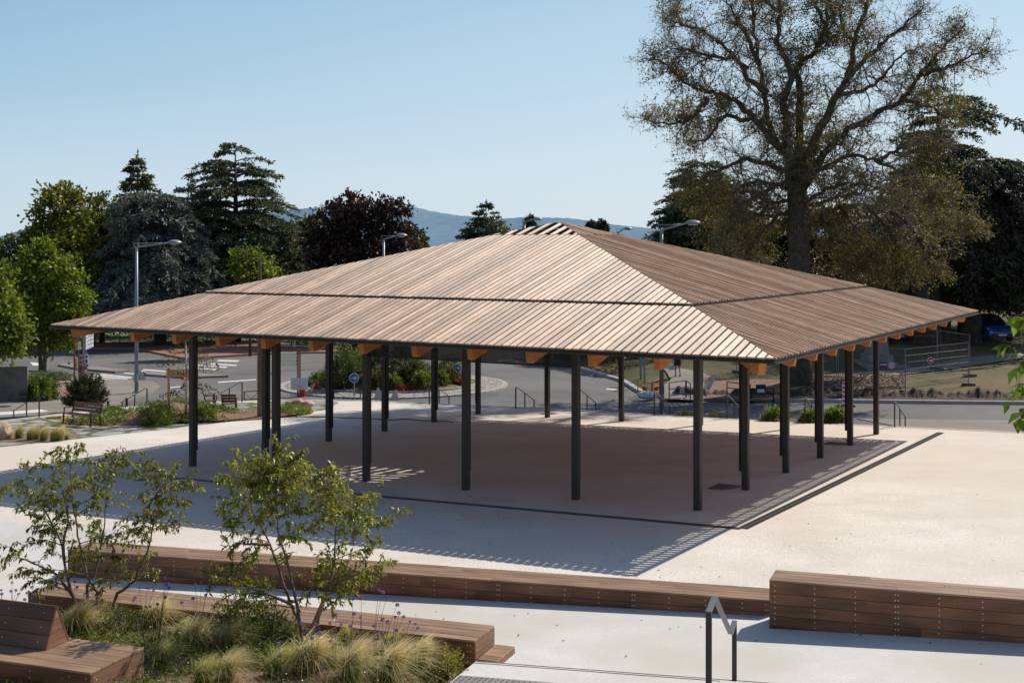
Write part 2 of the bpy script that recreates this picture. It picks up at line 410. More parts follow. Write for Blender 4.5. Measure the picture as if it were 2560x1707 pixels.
# plaza
P_ = Vector((math.sin(R(20.5)), math.cos(R(20.5)), 0)); Q_ = Vector((-P_.y, P_.x, 0))
L0 = Vector((4.26, 20.98, 0))
def pq(p, q, z=0): v = L0 + P_*p + Q_*q; return Vector((v.x, v.y, z))
def ramp_z(x, y):
    q = (Vector((x, y, 0))-L0).dot(Q_); return .27-.046*q
edge = [(3200,1112),(2560,1083),(1800,1048),(1363,1022),(1200,1016),(1008,1006),(900,1003),(613,1002),(498,1006),(272,1022),(0,1054),(-700,1130)]
poly = [pq(.3, -30), pq(.3, 14.4), pq(3, 14.4), pq(3, 40)]
back = [hit(a, c, plaza_z) for a, c in edge]
sheet('plaza', [(p.x, p.y) for p in back + poly[::-1]], plaza_z, M_plaza, 0, 1.2)
# pale edging strip round the plaza's far edge
b = MB()
for p, q in zip(back, back[1:]):
    d = (q-p).normalized(); nn = Vector((-d.y, d.x, 0)); nn = nn if nn.y > 0 else -nn
    up = Vector((0, 0, .006)); dn = Vector((0, 0, -.5))
    b.hexa([p-nn*.02+dn, q-nn*.02+dn, q+nn*.33+dn, p+nn*.33+dn], [p-nn*.02+up, q-nn*.02+up, q+nn*.33+up, p+nn*.33+up])
tag(b.build('plaza_edging', M_kerb), kind='structure')
# sloping terrace in front of the long bench (+ apron past its left end)
def rp(p, q): v = pq(p, q); return Vector((v.x, v.y, ramp_z(v.x, v.y)))
b = MB(); qs = list(np.linspace(-30, 14.4, 20)); ps = (.29, -2, -5, -9)
for q0, q1 in zip(qs, qs[1:]):
    for p0, p1 in zip(ps, ps[1:]): b.quad(rp(p1,q0), rp(p0,q0), rp(p0,q1), rp(p1,q1))
def pl(p, q): v = pq(p, q); return Vector((v.x, v.y, plaza_z(v.x, v.y)))
for q0, q1 in ((14.4, 20), (20, 40)):
    e0 = rp(.29,q0) if q0 < 15 else pl(.29,q0)+Vector((0,0,-.25)); e1 = pl(.29,q1)+Vector((0,0,-.25)); w0 = rp(-9,q0); w1 = rp(-9,q1)
    b.add([e0, pl(3.0,q0), pl(3.0,q1), e1], [(0,1,2),(0,2,3)]); b.add([w0, e0, e1, w1], [(0,1,2),(0,2,3)])
tag(b.build('terrace', M_ramp), kind='structure')
# ---- drains
def drain(name, a, c, wd, label):
    a, c = hit(*a, plaza_z), hit(*c, plaza_z); L = (c-a).length; d = (c-a)/L
    ang = math.atan2(d.y, d.x); o = thing(name, label, 'drain', a, ang)
    sl_ = (c.z-a.z)/L
    b = MB(); b.quad((0,-wd,.004),(L,-wd,.004+sl_*L),(L,wd,.004+sl_*L),(0,wd,.004)); b.build('channel_bed', M_black, o)
    g = MB()
    for s in (-wd, 0, wd):
        g.hexa([(0,s-.007,.0),(L,s-.007,sl_*L),(L,s+.007,sl_*L),(0,s+.007,0)], [(0,s-.007,.012),(L,s-.007,.012+sl_*L),(L,s+.007,.012+sl_*L),(0,s+.007,.012)], 0)
    k = int(L/.07)
    for i in range(k):
        x = (i+.5)*L/k; z = sl_*x
        g.box(x-.016, x+.016, -wd+.012, wd-.012, z+.005, z+.010, 1)
    g.build('grate', [M_gal, M_dark], o); return o
drain('drain_channel', (333,1186), (1852,1321.5), .10, 'long dark slotted drain grate crossing the shaded front of the plaza')
drain('drain_channel', (1856,1321.5), (2353,1081), .12, 'dark double slotted drain grate running along the right side beside the pavilion')
def cover(px, py, wx, wy, label):
    p = hit(px, py, plaza_z); o = MB().box(-wx, wx, -wy, wy, -.02, .006).box(-wx+.04, wx-.04, -wy+.04, wy-.04, .006, .009)
    o = o.build('manhole_cover', M_conc, None, p, (0, 0, YAW)); tag(o, label, 'manhole cover')
cover(1812, 1218, .45, .35, 'square paved manhole cover between the two posts at the front corner of the pavilion')
cover(2100, 1110, .35, .5, 'dark manhole cover in the shade between the right row of pavilion posts')
cover(1188, 1046, .4, .4, 'small manhole cover in the sun beyond the far row of pavilion posts')
cover(385, 1196, .55, .3, 'dark manhole cover beside the left end of the long drain grate')
# ------------------------------------------------------------------ pavilion
pav = thing('pavilion', 'large open timber pavilion with slatted pyramid roof on slim dark posts', 'pavilion', (TX, TY, 0), YAW)
W5 = 5*S; OH = .885*S; ZE = 4.01; K1 = .25; SLP = .283; Z1 = ZE + SLP*(OH+K1); ZU = Z1+.035; SLU = .272; K2 = 6.65
def gz(u, v): p = uv(u, v); return plaza_z(p.x, p.y)
per = [(0, i, (1, 0)) for i in range(6)] + [(5, i, (-1, 0)) for i in range(6)] + [(i, 0, (0, 1)) for i in range(1, 5)] + [(i, 5, (0, -1)) for i in range(1, 5)]
for u, v, inn in per:
    x, y = u*S, v*S; zb = gz(x, y)
    b = MB(); b.box(-.085, .085, -.085, .085, zb-.02, 3.62)
    p = b.build('post', M_dark, pav, (x, y, 0), bevel=.006)
    g = MB(); ix, iy = inn; cx_, cy_ = ix*.125, iy*.125
    hx, hy = (.04, .05) if ix else (.05, .04)
    g.box(cx_-hx, cx_+hx, cy_-hy, cy_+hy, zb+.48, 3.60); 
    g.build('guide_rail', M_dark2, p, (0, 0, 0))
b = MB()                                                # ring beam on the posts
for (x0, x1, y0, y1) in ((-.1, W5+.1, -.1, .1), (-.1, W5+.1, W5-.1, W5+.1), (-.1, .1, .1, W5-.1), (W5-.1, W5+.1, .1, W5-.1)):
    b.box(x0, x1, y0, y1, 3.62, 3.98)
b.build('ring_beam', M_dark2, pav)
# rafters with visible orange tails (local x = up the slope from the eave)
def side_frame(k):                                       # four sides: matrix taking (along-slope k, along-eave t, z) to pavilion space
    if k == 0: return Matrix(((1,0,0,0),(0,1,0,0),(0,0,1,0),(0,0,0,1)))
    c = W5/2; T = Matrix.Translation((c, c, 0)); Ti = Matrix.Translation((-c, -c, 0))
    return T @ Matrix.Rotation(-k*math.pi/2, 4, 'Z') @ Ti
TOPD = .20                                               # top of rafter below plank surface
def rafter_mesh(x1):
    b = MB(); x0 = -OH+.46; zt = lambda x: ZE + SLP*(x+OH) - TOPD
    d0 = .40
    ys = .075
    pts = [(x0, zt(x0)), (x0+.07, zt(x0)-d0+.03), (x0+.14, zt(x0)-d0+.02), (x1, zt(x1)-d0), (x1, zt(x1))]
    v = [(x, -ys, z) for x, z in pts] + [(x, ys, z) for x, z in pts]; n = 5
    b.add(v, [(4,3,2,1,0), (5,6,7,8,9)] + [(i, (i+1) % n, n+(i+1) % n, n+i) for i in range(n)])
    return b
for k in range(4):
    Mx = side_frame(k)
    for i in range(11):
        t = i*S/2; far = min(t, W5-t)
        ro = rafter_mesh(max(.6, min(far+.2, 6.6))).build('rafter', M_glulam, pav)
        ro.matrix_local = Mx @ Matrix.Translation((0, t, 0))
    hx0 = -OH+.40
    # hip rafter on the corner
    b = MB(); zt = lambda x: ZE + SLP*(x+OH) - TOPD; d0 = .33; pts = [(hx0, zt(hx0)), (hx0+.05, zt(hx0)-d0+.03), (hx0+.1, zt(hx0)-d0), (6.6, zt(6.6)-d0), (6.6, zt(6.6))]
    e = .06
    v = [(x+e, x-e, z) for x, z in pts] + [(x-e, x+e, z) for x, z in pts]
    b.add(v, [(0,1,2,3,4), (9,8,7,6,5)] + [(n_+i, n_+(i+1) % 5, (i+1) % 5, i) for n_ in (5,) for i in range(5)])
    ho = b.build('hip_rafter', M_glulam, pav); ho.matrix_local = Mx
# planked roof faces: planks run up the slope (local x)
PITCH = .2085; PW = .155; TH = .03
def plank_face(xa, xb, zf, step=1, wid=PW):
    b = MB(); rr = random.Random(int(xa*100)+5); n = int((W5+2*OH)/PITCH); off = ((W5+2*OH)-n*PITCH)/2
    for i in range(0, n, step):
        yc = -OH+off+(i+.5)*PITCH; h = wid/2
        lim = lambda y: min(y, W5-y)                     # hip: plank may reach x = lim
        e1, e2 = min(lim(yc-h)-.02, xb), min(lim(yc+h)-.02, xb)
        if min(e1, e2) < xa+.03: 
            if max(e1, e2) < xa+.05: continue
        j = (rr.random()-.5)*.008; x0 = xa+(rr.random()-.5)*.012
        e1, e2 = max(e1, x0+.01), max(e2, x0+.01)
        vs = [(x0, yc-h, zf(x0)+j), (e1, yc-h, zf(e1)+j), (e2, yc+h, zf(e2)+j), (x0, yc+h, zf(x0)+j)]
        b.hexa([(x, y, z-TH) for x, y, z in vs], vs)
    return b
zl = lambda x: ZE + SLP*(x+OH); zu = lambda x: ZU + SLU*(x-K1)
lowm = [plank_face(-OH, K1-.09, zl, 1, w_).mesh('lower_slats', m_) for w_, m_ in ((PW, M_roof_lit), (.128, M_roof_dim))]
upm = [plank_face(K1+.02, K2, zu, 1, w_).mesh('upper_slats', m_) for w_, m_ in ((PW, M_roof_lit), (.128, M_roof_dim))]
topm = [plank_face(K2+.01, W5/2, lambda x: zu(x)+.012, 2, w_).mesh('top_slats', m_) for w_, m_ in ((.16, M_roof_lit), (.30, M_roof_dim))]  # slats off the front face widened to cut down sun patches below
DK = -OH+.55                                             # the closed deck starts here; outside it the slats are open
def deck(xa, xb, zf, th=.05):
    b = MB(); lo = lambda x: (x, x, zf(x)); q = [(xa, xa), (xb, xb), (xb, W5-xb), (xa, W5-xa)]
    b.hexa([(x, y, zf(x)-th) for x, y in q], [(x, y, zf(x)) for x, y in q]); b.m[-5:] = [1]*5; return b
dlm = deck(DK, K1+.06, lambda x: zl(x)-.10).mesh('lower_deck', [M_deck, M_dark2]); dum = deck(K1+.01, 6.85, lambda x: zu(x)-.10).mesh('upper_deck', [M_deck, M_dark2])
b = MB()                                                 # battens under the slats, fascia at the eave
for xx in (-OH+.27, -OH+.52): 
    b.hexa([(xx,xx,zl(xx)-TH-.055),(xx+.05,xx+.05,zl(xx)-TH-.055),(xx+.05,W5-xx-.05,zl(xx)-TH-.055),(xx,W5-xx,zl(xx)-TH-.055)],
           [(xx,xx,zl(xx)-TH-.004),(xx+.05,xx+.05,zl(xx)-TH-.004),(xx+.05,W5-xx-.05,zl(xx)-TH-.004),(xx,W5-xx,zl(xx)-TH-.004)])
for xx in np.arange(-OH+1.5, 6.4, .8):
    z0 = (zl(xx) if xx < K1 else zu(xx))-TH
    b.hexa([(xx,xx,z0-.05),(xx+.05,xx+.05,z0-.05),(xx+.05,W5-xx-.05,z0-.05),(xx,W5-xx,z0-.05)], [(xx,xx,z0-.004),(xx+.05,xx+.05,z0-.004),(xx+.05,W5-xx-.05,z0-.004),(xx,W5-xx,z0-.004)])
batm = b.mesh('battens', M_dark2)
b = MB(); xx = -OH+.05; zf = ZE-TH-.012
def strip(b, x0, x1, z0, z1):
    b.hexa([(x0,x0,z0),(x1,x1,z0),(x1,W5-x1,z0),(x0,W5-x0,z0)], [(x0,x0,z1),(x1,x1,z1),(x1,W5-x1,z1),(x0,W5-x0,z1)])
xo = -OH-.045; strip(b, xo+.012, -OH+.03, zf-.085, zf-.073); strip(b, xo, xo+.012, zf-.085, zf-.058); strip(b, -OH+.03, -OH+.055, zf-.085, zf+.008)
fasm = b.mesh('fascia', M_dark)
for k in range(4):
    Mx = side_frame(k)
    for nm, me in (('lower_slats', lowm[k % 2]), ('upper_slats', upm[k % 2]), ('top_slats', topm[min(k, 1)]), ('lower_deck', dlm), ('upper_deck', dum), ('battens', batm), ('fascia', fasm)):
        o = link(nm, me, pav); o.matrix_local = Mx
b = MB()                                                 # dark ring beam and hip bars under the open top
for (x0, x1, y0, y1) in ((K2-.1, W5-K2+.1, K2-.1, K2+.05), (K2-.1, W5-K2+.1, W5-K2-.05, W5-K2+.1), (K2-.1, K2+.05, K2+.05, W5-K2-.05), (W5-K2-.05, W5-K2+.1, K2+.05, W5-K2-.05)):
    b.box(x0, x1, y0, y1, zu(K2)-.36, zu(K2)-.12)
c = W5/2
for sx in (-1, 1):
    for sy in (-1, 1): b.bar((c+sx*(c-K2), c+sy*(c-K2), zu(K2)-.09), (c+sx*.02, c+sy*.02, zu(c)-.09), .07, .10)
for t in (.45, .8):  # added cross bars that break up the sunlight falling through the top
    e = (c-K2)*(1-t); z = zu(c-e)-.085
    for sg in (-1, 1):
        b.bar((c-e, c+sg*e, z), (c+e, c+sg*e, z), .05, .07); b.bar((c+sg*e, c-e, z-.003), (c+sg*e, c+e, z-.003), .05, .07)
b.build('lantern_frame', M_black, pav)
def blind(v0, v1):
    t = NT('mesh_screen%d' % v1); t.done((.012,.012,.012), .6)
    tr = t.n('ShaderNodeBsdfTransparent'); ms = t.n('ShaderNodeMixShader'); ms.inputs[0].default_value = .30
    t.l(t.b.outputs[0], ms.inputs[1]); t.l(tr.outputs[0], ms.inputs[2]); t.l(ms.outputs[0], t.out.inputs['Surface'])
    y0, y1 = v0*S+.09, v1*S-.09
    o = MB().box(.118, .124, y0, y1, 3.27, 3.62).build('screen_blind', t.m, pav)
    MB().box(.10, .142, y0, y1, 3.235, 3.268).build('bottom_bar', M_dark, o)
blind(2, 3); blind(1, 2)
# ------------------------------------------------------------------ timber benches
RZB = math.atan2(-Q_.y, -Q_.x)                           # local x to the right along the bench, y away
def bench(name, label, p, q, length, depth, ztop, slope, ntop, drop, cat='bench', ends=(True, True), hid=0.0):
    o0 = pq(p, q); o = thing(name, label, cat, (o0.x, o0.y, ztop), RZB)
    zx = lambda x: slope*x                                # top height along the length (x<=0 to the left)
    X0, X1 = -length, 0.0; rr = random.Random(int(length*100))
    def cuts():
        c = [X0]; x = X0+rr.uniform(1.2, 3)
        while x < X1-.8: c.append(x); x += rr.uniform(2.6, 3.6)
        return c+[X1]
    b = MB(); bw = depth/ntop
    for i in range(ntop):
        cc = cuts()
        for a, c in zip(cc, cc[1:]):
            a2, c2_ = a+.002, c-.002; y0, y1 = i*bw+.004-.012*(i == 0), (i+1)*bw-.004
            dz = rr.uniform(-.0015, .0015)
            b.hexa([(a2,y0,zx(a2)-.032+dz),(c2_,y0,zx(c2_)-.032+dz),(c2_,y1,zx(c2_)-.032+dz),(a2,y1,zx(a2)-.032+dz)],
                   [(a2,y0,zx(a2)+dz),(c2_,y0,zx(c2_)+dz),(c2_,y1,zx(c2_)+dz),(a2,y1,zx(a2)+dz)])
    b.build('seat_boards', M_bench_top, o, bevel=.004)
    b = MB(); PB = .178; nb = int(math.ceil(drop/PB)); cols = []
    x = X0+.09
    while x < X1-.05: cols.append(x); x += .62
    cols.append(X1-.07)
    for j in range(nb):
        zt = -.038-j*PB; zb_ = zt-PB+.007; cc = cuts()
        for a, c in zip(cc, cc[1:]):
            a2, c2_ = a+.002, c-.002; dy = rr.uniform(-.002, .002)
            b.hexa([(a2,dy,zx(a2)+zb_),(c2_,dy,zx(c2_)+zb_),(c2_,.026,zx(c2_)+zb_),(a2,.026,zx(a2)+zb_)],
                   [(a2,dy,zx(a2)+zt),(c2_,dy,zx(c2_)+zt),(c2_,.026,zx(c2_)+zt),(a2,.026,zx(a2)+zt)])
        for k, xc in enumerate(cols):
            for dz in (-.045, -.13):
                z = zx(xc)+zt+dz
                for dx in ((0,) if k % 4 != 3 else (-.022, .022)):
                    b.disc((xc+dx, -.0035, z), (0, -1, 0), .0085, 8, 1, .004)
    b.build('front_boards', [M_bench, M_screw], o)
    for sx, want in ((X1, ends[1]), (X0, ends[0])):
        if not want: continue
        b = MB(); sgn = 1 if sx == X1 else -1
        for j in range(nb):
            zt = -.038-j*PB; zb_ = zt-PB+.007; xa, xb = sorted((sx+sgn*.002, sx-sgn*.024))
            b.box(xa, xb, .028, depth-.004, zx(sx)+zb_, zx(sx)+zt)
            for y in (.07, depth-.08):
                for dz in (-.05, -.125): b.disc((sx+sgn*.003, y, zx(sx)+zt+dz), (1, 0, 0), .007, 8, 1, .003)
        b.build('end_boards', [M_bench_end, M_screw], o)
    b = MB(); x0, x1 = X0+.03, X1-.03; zb_ = -nb*PB-.03
    b.hexa([(x0,.03,zx(x0)+zb_),(x1,.03,zx(x1)+zb_),(x1,depth-.03,zx(x1)+zb_),(x0,depth-.03,zx(x0)+zb_)],
           [(x0,.03,zx(x0)-.036),(x1,.03,zx(x1)-.036),(x1,depth-.03,zx(x1)-.036),(x0,depth-.03,zx(x0)-.036)])
    b.build('carcass', M_black, o)
    b = MB()
    for j in range(nb):
        zt = -.038-j*PB; z2 = zt-PB+.007
        b.hexa([(X0,depth-.026,zx(X0)+z2),(X1,depth-.026,zx(X1)+z2),(X1,depth-.004,zx(X1)+z2),(X0,depth-.004,zx(X0)+z2)],
               [(X0,depth-.026,zx(X0)+zt),(X1,depth-.026,zx(X1)+zt),(X1,depth-.004,zx(X1)+zt),(X0,depth-.004,zx(X0)+zt)])
    b.build('back_boards', M_bench, o)
    return o
bench('long_bench', 'very long low brown timber bench edging the plaza right across the foreground', 0, 0, 14.2, .74, .54, .0249, 5, .70)
tb = bench('tall_bench', 'tall dark brown timber bench block at the right with rows of shiny screws', -.68, -7.5, 7.42, .66, 1.06+.012*7.5, .0135, 4, .82)
bench('garden_bench', 'long timber bench with mitred right end behind the planting bed', -3.57, 3.80, 8.27, .80, .50, .01, 5, .74)
bench('step_bench', 'small low timber step block tucked against the right end of the garden bench', -3.52, 3.46, .32, .74, .215, 0, 4, .16)
sb = bench('corner_bench', 'timber bench with a sloping backrest in the bottom left corner', -8.0, 7.2, 6.0, 1.08, 1.014, .004, 5, .5)
b = MB(); e = MB()                                        # leaning backrest of boards on the corner bench
x1 = -1.14; x0 = -5.9
for j in range(3):
    z0, z1 = .003+j*.175, .003+(j+1)*.175-.007
    f = lambda z: .52+.18*z/.5; g = lambda z: .98-.22*z/.5
    b.hexa([(x0,f(z0),z0),(x1,f(z0),z0),(x1,f(z0)+.03,z0),(x0,f(z0)+.03,z0)], [(x0,f(z1),z1),(x1,f(z1),z1),(x1,f(z1)+.03,z1),(x0,f(z1)+.03,z1)])
    b.hexa([(x0,g(z0)-.03,z0),(x1,g(z0)-.03,z0),(x1,g(z0),z0),(x0,g(z0),z0)], [(x0,g(z1)-.03,z1),(x1,g(z1)-.03,z1),(x1,g(z1),z1),(x0,g(z1),z1)])
    e.hexa([(x1-.03,f(z0)+.032,z0),(x1-.003,f(z0)+.032,z0),(x1-.003,g(z0)-.032,z0),(x1-.03,g(z0)-.032,z0)], [(x1-.03,f(z1)+.032,z1),(x1-.003,f(z1)+.032,z1),(x1-.003,g(z1)-.032,z1),(x1-.03,g(z1)-.032,z1)])
    for xx in (-1.3, -1.9, -2.5): b.disc((xx, f(z0+.08)-.002, z0+.085), (0,-1,.35), .007, 8, 1, .004)
b.box(x0, x1-.01, .715, .745, .51, .528)
bk = b.build('backrest', [M_bench, M_screw], sb); e.build('end_boards', M_bench_end, bk)
# ------------------------------------------------------------------ upper slab, stairs, planting bed
def sz(p, q): v = pq(p, q); return ramp_z(v.x, v.y)+.20
b = MB()
def sv(p, q, dz=0): v = pq(p, q); return Vector((v.x, v.y, sz(p, q)+dz))
q0, q1 = 3.66, -9
b.hexa([sv(-12,q0,-.6), sv(-12,q1,-.6), sv(-3.86,q1,-.6), sv(-3.86,q0,-.6)], [sv(-12,q0), sv(-12,q1), sv(-3.86,q1), sv(-3.86,q0)])
tag(b.build('landing_slab', M_ramp), kind='structure')
b = MB()
for pp in (-3.885, -3.955): b.hexa([sv(pp-.011,q0-.01,0), sv(pp-.011,q1,0), sv(pp+.011,q1,0), sv(pp+.011,q0-.01,0)], [sv(pp-.011,q0-.01,.003), sv(pp-.011,q1,.003), sv(pp+.011,q1,.003), sv(pp+.011,q0-.01,.003)])
tag(b.build('slab_nosing', M_dark), kind='structure')
b = MB(); b.hexa([sv(-5.12,q0-.02,0), sv(-5.12,-2,0), sv(-4.53,-2,0), sv(-4.53,q0-.02,0)], [sv(-5.12,q0-.02,.005), sv(-5.12,-2,.005), sv(-4.53,-2,.005), sv(-4.53,q0-.02,.005)])
for i in range(68):
    for j in range(7):
        v = sv(-4.60-j*.075, q0-.06-i*.08, .005); b.lathe([(.014,0),(.012,.005),(.006,.007)], 6, v, 1)
tag(b.build('tactile_strip', [M_stone, M_dark]), kind='structure')
b = MB()
for k in range(6):
    a = sz(-5.25, 0)+.16*(k+1); p0, p1 = -5.25-.29*k, -5.25-.29*(k+1)-(6 if k == 5 else 0)
    A = [pq(p1, -.5), pq(p1, -9), pq(p0, -9), pq(p0, -.5)]
    b.hexa([v+Vector((0,0,a-.5)) for v in A], [v+Vector((0,0,a)) for v in A])
tag(b.build('steps', M_ramp), kind='structure')
BEDX = lambda x, y: max(0, min(1, ((Vector((x, y, 0))-L0).dot(Q_)-3.66)/1.3))
def bed_z(x, y):
    t = BEDX(x, y); t = t*t*(3-2*t)
    return .06+.03*(19-y) + t*(.34+.075*(19-y)) + .02*math.sin(x*3.1+1)*math.sin(y*2.7)
ps = np.linspace(-3.545, -11, 40); qs = np.linspace(3.665, 12.2, 44)
vs = []
for p in ps:
    for q in qs:
        v = pq(p, q); vs.append((v.x, v.y, bed_z(v.x, v.y)))
n = len(qs); fs = [(i*n+j, i*n+j+1, (i+1)*n+j+1, (i+1)*n+j) for i in range(len(ps)-1) for j in range(n-1)]
b = MB().add(vs, fs)
a, c = pq(-3.545, 12.2), pq(-11, 12.2); b.quad((a.x,a.y,-.6),(c.x,c.y,-.6),(c.x,c.y,bed_z(c.x,c.y)),(a.x,a.y,bed_z(a.x,a.y)))
tag(b.build('planting_bed', M_mulch, smooth=True), kind='structure')
# ------------------------------------------------------------------ handrails
def front_rail():
    a, c = at(1772, 1526, 14.2), at(1836, 1551, 17.3)
    o = thing('handrail', 'dark flat steel handrail dropping between two square posts at the bottom right', 'handrail', (a.x, a.y, 0))
    d = (Vector((c.x, c.y, 0))-Vector((a.x, a.y, 0))); L = d.length; d.normalize(); rz = math.atan2(d.y, d.x)
    def lp(x, z): return Vector((d.x*x, d.y*x, z))
    w_, h_ = .065, .045
    MB().bar(lp(0, .25), lp(0, a.z-.012), w_, w_, up=d).build('post', M_dark, o, bevel=.003)
    MB().bar(lp(L, .0), lp(L, c.z-.012), w_*.95, w_, up=d).build('post', M_dark, o, bevel=.003)
    b = MB(); zt, zb = a.z, c.z
    P = [(-.03, zt), (.62, zt), (L-.55, zb), (L+.03, zb)]
    hw = Vector((-d.y, d.x, 0))*.034
    for (x0, z0), (x1, z1) in zip(P, P[1:]):
        A, B = lp(x0, z0), lp(x1, z1); t = Vector((0, 0, .022))
        b.hexa([A-hw-t, B-hw-t, B+hw-t, A+hw-t], [A-hw, B-hw, B+hw, A+hw])
    b.build('rail', paint('brushed_rail', (.13,.135,.14), .4, .3), o, bevel=.003)
front_rail()
def stair_rail(px, py, ptop, run, drop, label, side=1, d=None, mids=(.45,)):
    g = hit(px, py, plaza_z); h = (py-ptop)/F*g.y
    d = Vector((CU, SU, 0)) if d is None else Vector(d).normalized()
    if side < 0: d = Vector((-SU, CU, 0))
    o = thing('stair_rail', label, 'handrail', g)
    n = Vector((-d.y, d.x, 0))*.022
    MB().bar((0,0,-.05), (0,0,h-.01), .045, .045, up=d).build('post', M_dark, o)
    pts = [Vector((0,0,h)), d*.12+Vector((0,0,h)), d*(.12+run)+Vector((0,0,h-drop)), d*(.26+run)+Vector((0,0,h-drop))]
    b = MB()
    for A, B in zip(pts, pts[1:]):
        t = Vector((0,0,.02)); b.hexa([A-n-t, B-n-t, B+n-t, A+n-t], [A-n, B-n, B+n, A+n])
    b.build('rail', M_dark if side < 0 else M_greyp, o)
    for m in list(mids)+[1.0]:
        x = .12+run*m; z = h-drop*m-.02
        MB().bar(d*x+Vector((0,0,z-.85)), d*x+Vector((0,0,z)), .04, .04, up=d).build('post', M_dark, o)
L_ = [(c2(360,965), c2(0,768)[1], -1, 'stair handrail nearest the concrete wall at the far left edge'),
      (c2(1350,855), c2(0,700)[1], -1, 'stair handrail in front of the first street lamp beyond the mulch mound'),
      (c2(2222,825), c2(0,643)[1], -1, 'stair handrail behind the single wooden armchair facing away'),
      (c3(1738,848), c3(0,657)[1], 1, 'stair handrail in front of the roundabout below its right sign'),
      (c4(328,884), c4(0,690)[1], 1, 'stair handrail standing clear against the grey road right of the roundabout'),
      (c4(905,903), c4(0,710)[1], 1, 'stair handrail half hidden behind the thick post right of the screens'),
      (c4(1600,948), c4(0,735)[1], 1, 'stair handrail overlapping the foot of the grey lamp post in the middle right'),
      (c5(55,1073), c5(0,890)[1], 1, 'stair handrail just left of the nearest right-hand pavilion post'),
      (c5(658,1104), c5(0,913)[1], 1, 'stair handrail between the low green shrubs at the right plaza edge'),
      (c5(1350,1137), c5(0,942)[1], 1, 'rightmost stair handrail standing in the sun before the pale kerb')]
for (g, top, sd_, lab) in L_: stair_rail(g[0], g[1], top, 1.5, .72, lab, sd_)
# ------------------------------------------------------------------ foliage tools
def unit(a): return a/np.maximum(np.linalg.norm(a, axis=-1, keepdims=True), 1e-9)
def leaf_mesh(name, P, D, L, W, mat, droop=.25, N=None, fold=.12):
    """folded five-point leaves; P base points, D directions"""
    P = np.asarray(P, float); D = unit(np.asarray(D, float)); n = len(P)
    L = np.broadcast_to(np.asarray(L, float), (n,))[:, None]; W = np.broadcast_to(np.asarray(W, float), (n,))[:, None]
    if N is None: N = unit(np.array([0, 0, 1.0]) + RNG.normal(0, .45, (n, 3)))
    Sd = unit(np.cross(D, N)); N = np.cross(Sd, D)
    mid = P + D*L*.45; tip = P + D*L - N*L*droop
    V = np.stack([P, mid+Sd*W*.5+N*W*fold, mid-N*W*fold*.5, mid-Sd*W*.5+N*W*fold, tip], 1).reshape(-1, 3)
    k = np.arange(n)[:, None]*5
    Fc = np.concatenate([k+[[0,2,1]], k+[[2,4,1]], k+[[0,3,2]], k+[[2,3,4]]], 1).reshape(-1, 3)
    return nmesh(name, V, Fc, mat)
def quad_leaves(name, P, D, L, W, mat, N=None):
    P = np.asarray(P, float); D = unit(np.asarray(D, float)); n = len(P)
    L = np.broadcast_to(np.asarray(L, float), (n,))[:, None]; W = np.broadcast_to(np.asarray(W, float), (n,))[:, None]
    if N is None: N = unit(RNG.normal(0, 1, (n, 3)))
    Sd = unit(np.cross(D, N))
    V = np.stack([P, P+D*L*.5+Sd*W*.5, P+D*L, P+D*L*.5-Sd*W*.5], 1).reshape(-1, 3)
    Fc = (np.arange(n)[:, None]*4 + np.arange(4)[None]).reshape(-1, 4)
    return nmesh(name, V, Fc, mat)
def twig_mesh(name, A, B, ra, rb, mat):                   # many straight 3-sided twigs at once
    A = np.asarray(A, float); B = np.asarray(B, float); n = len(A); D = unit(B-A)
    X = unit(np.cross(D, np.where(np.abs(D[:, 2:3]) > .9, [[1, 0, 0]], [[0, 0, 1]]))); Y = np.cross(D, X)
    ra = np.broadcast_to(np.asarray(ra, float), (n,))[:, None]; rb = np.broadcast_to(np.asarray(rb, float), (n,))[:, None]
    vs = []
    for C, r in ((A, ra), (B, rb)):
        for j in range(3):
            t = 2*math.pi*j/3; vs.append(C + (X*math.cos(t)+Y*math.sin(t))*r)
    V = np.stack(vs, 1).reshape(-1, 3); k = np.arange(n)[:, None]*6
    Fc = np.concatenate([k+[[j, (j+1) % 3, 3+(j+1) % 3, 3+j]] for j in range(3)], 1).reshape(-1, 4)
    return nmesh(name, V, Fc, mat)
def bez(a, m, c, n):
    t = np.linspace(0, 1, n)[:, None]; return (1-t)**2*a + 2*t*(1-t)*m + t*t*c
def local(o, me_name=None): pass
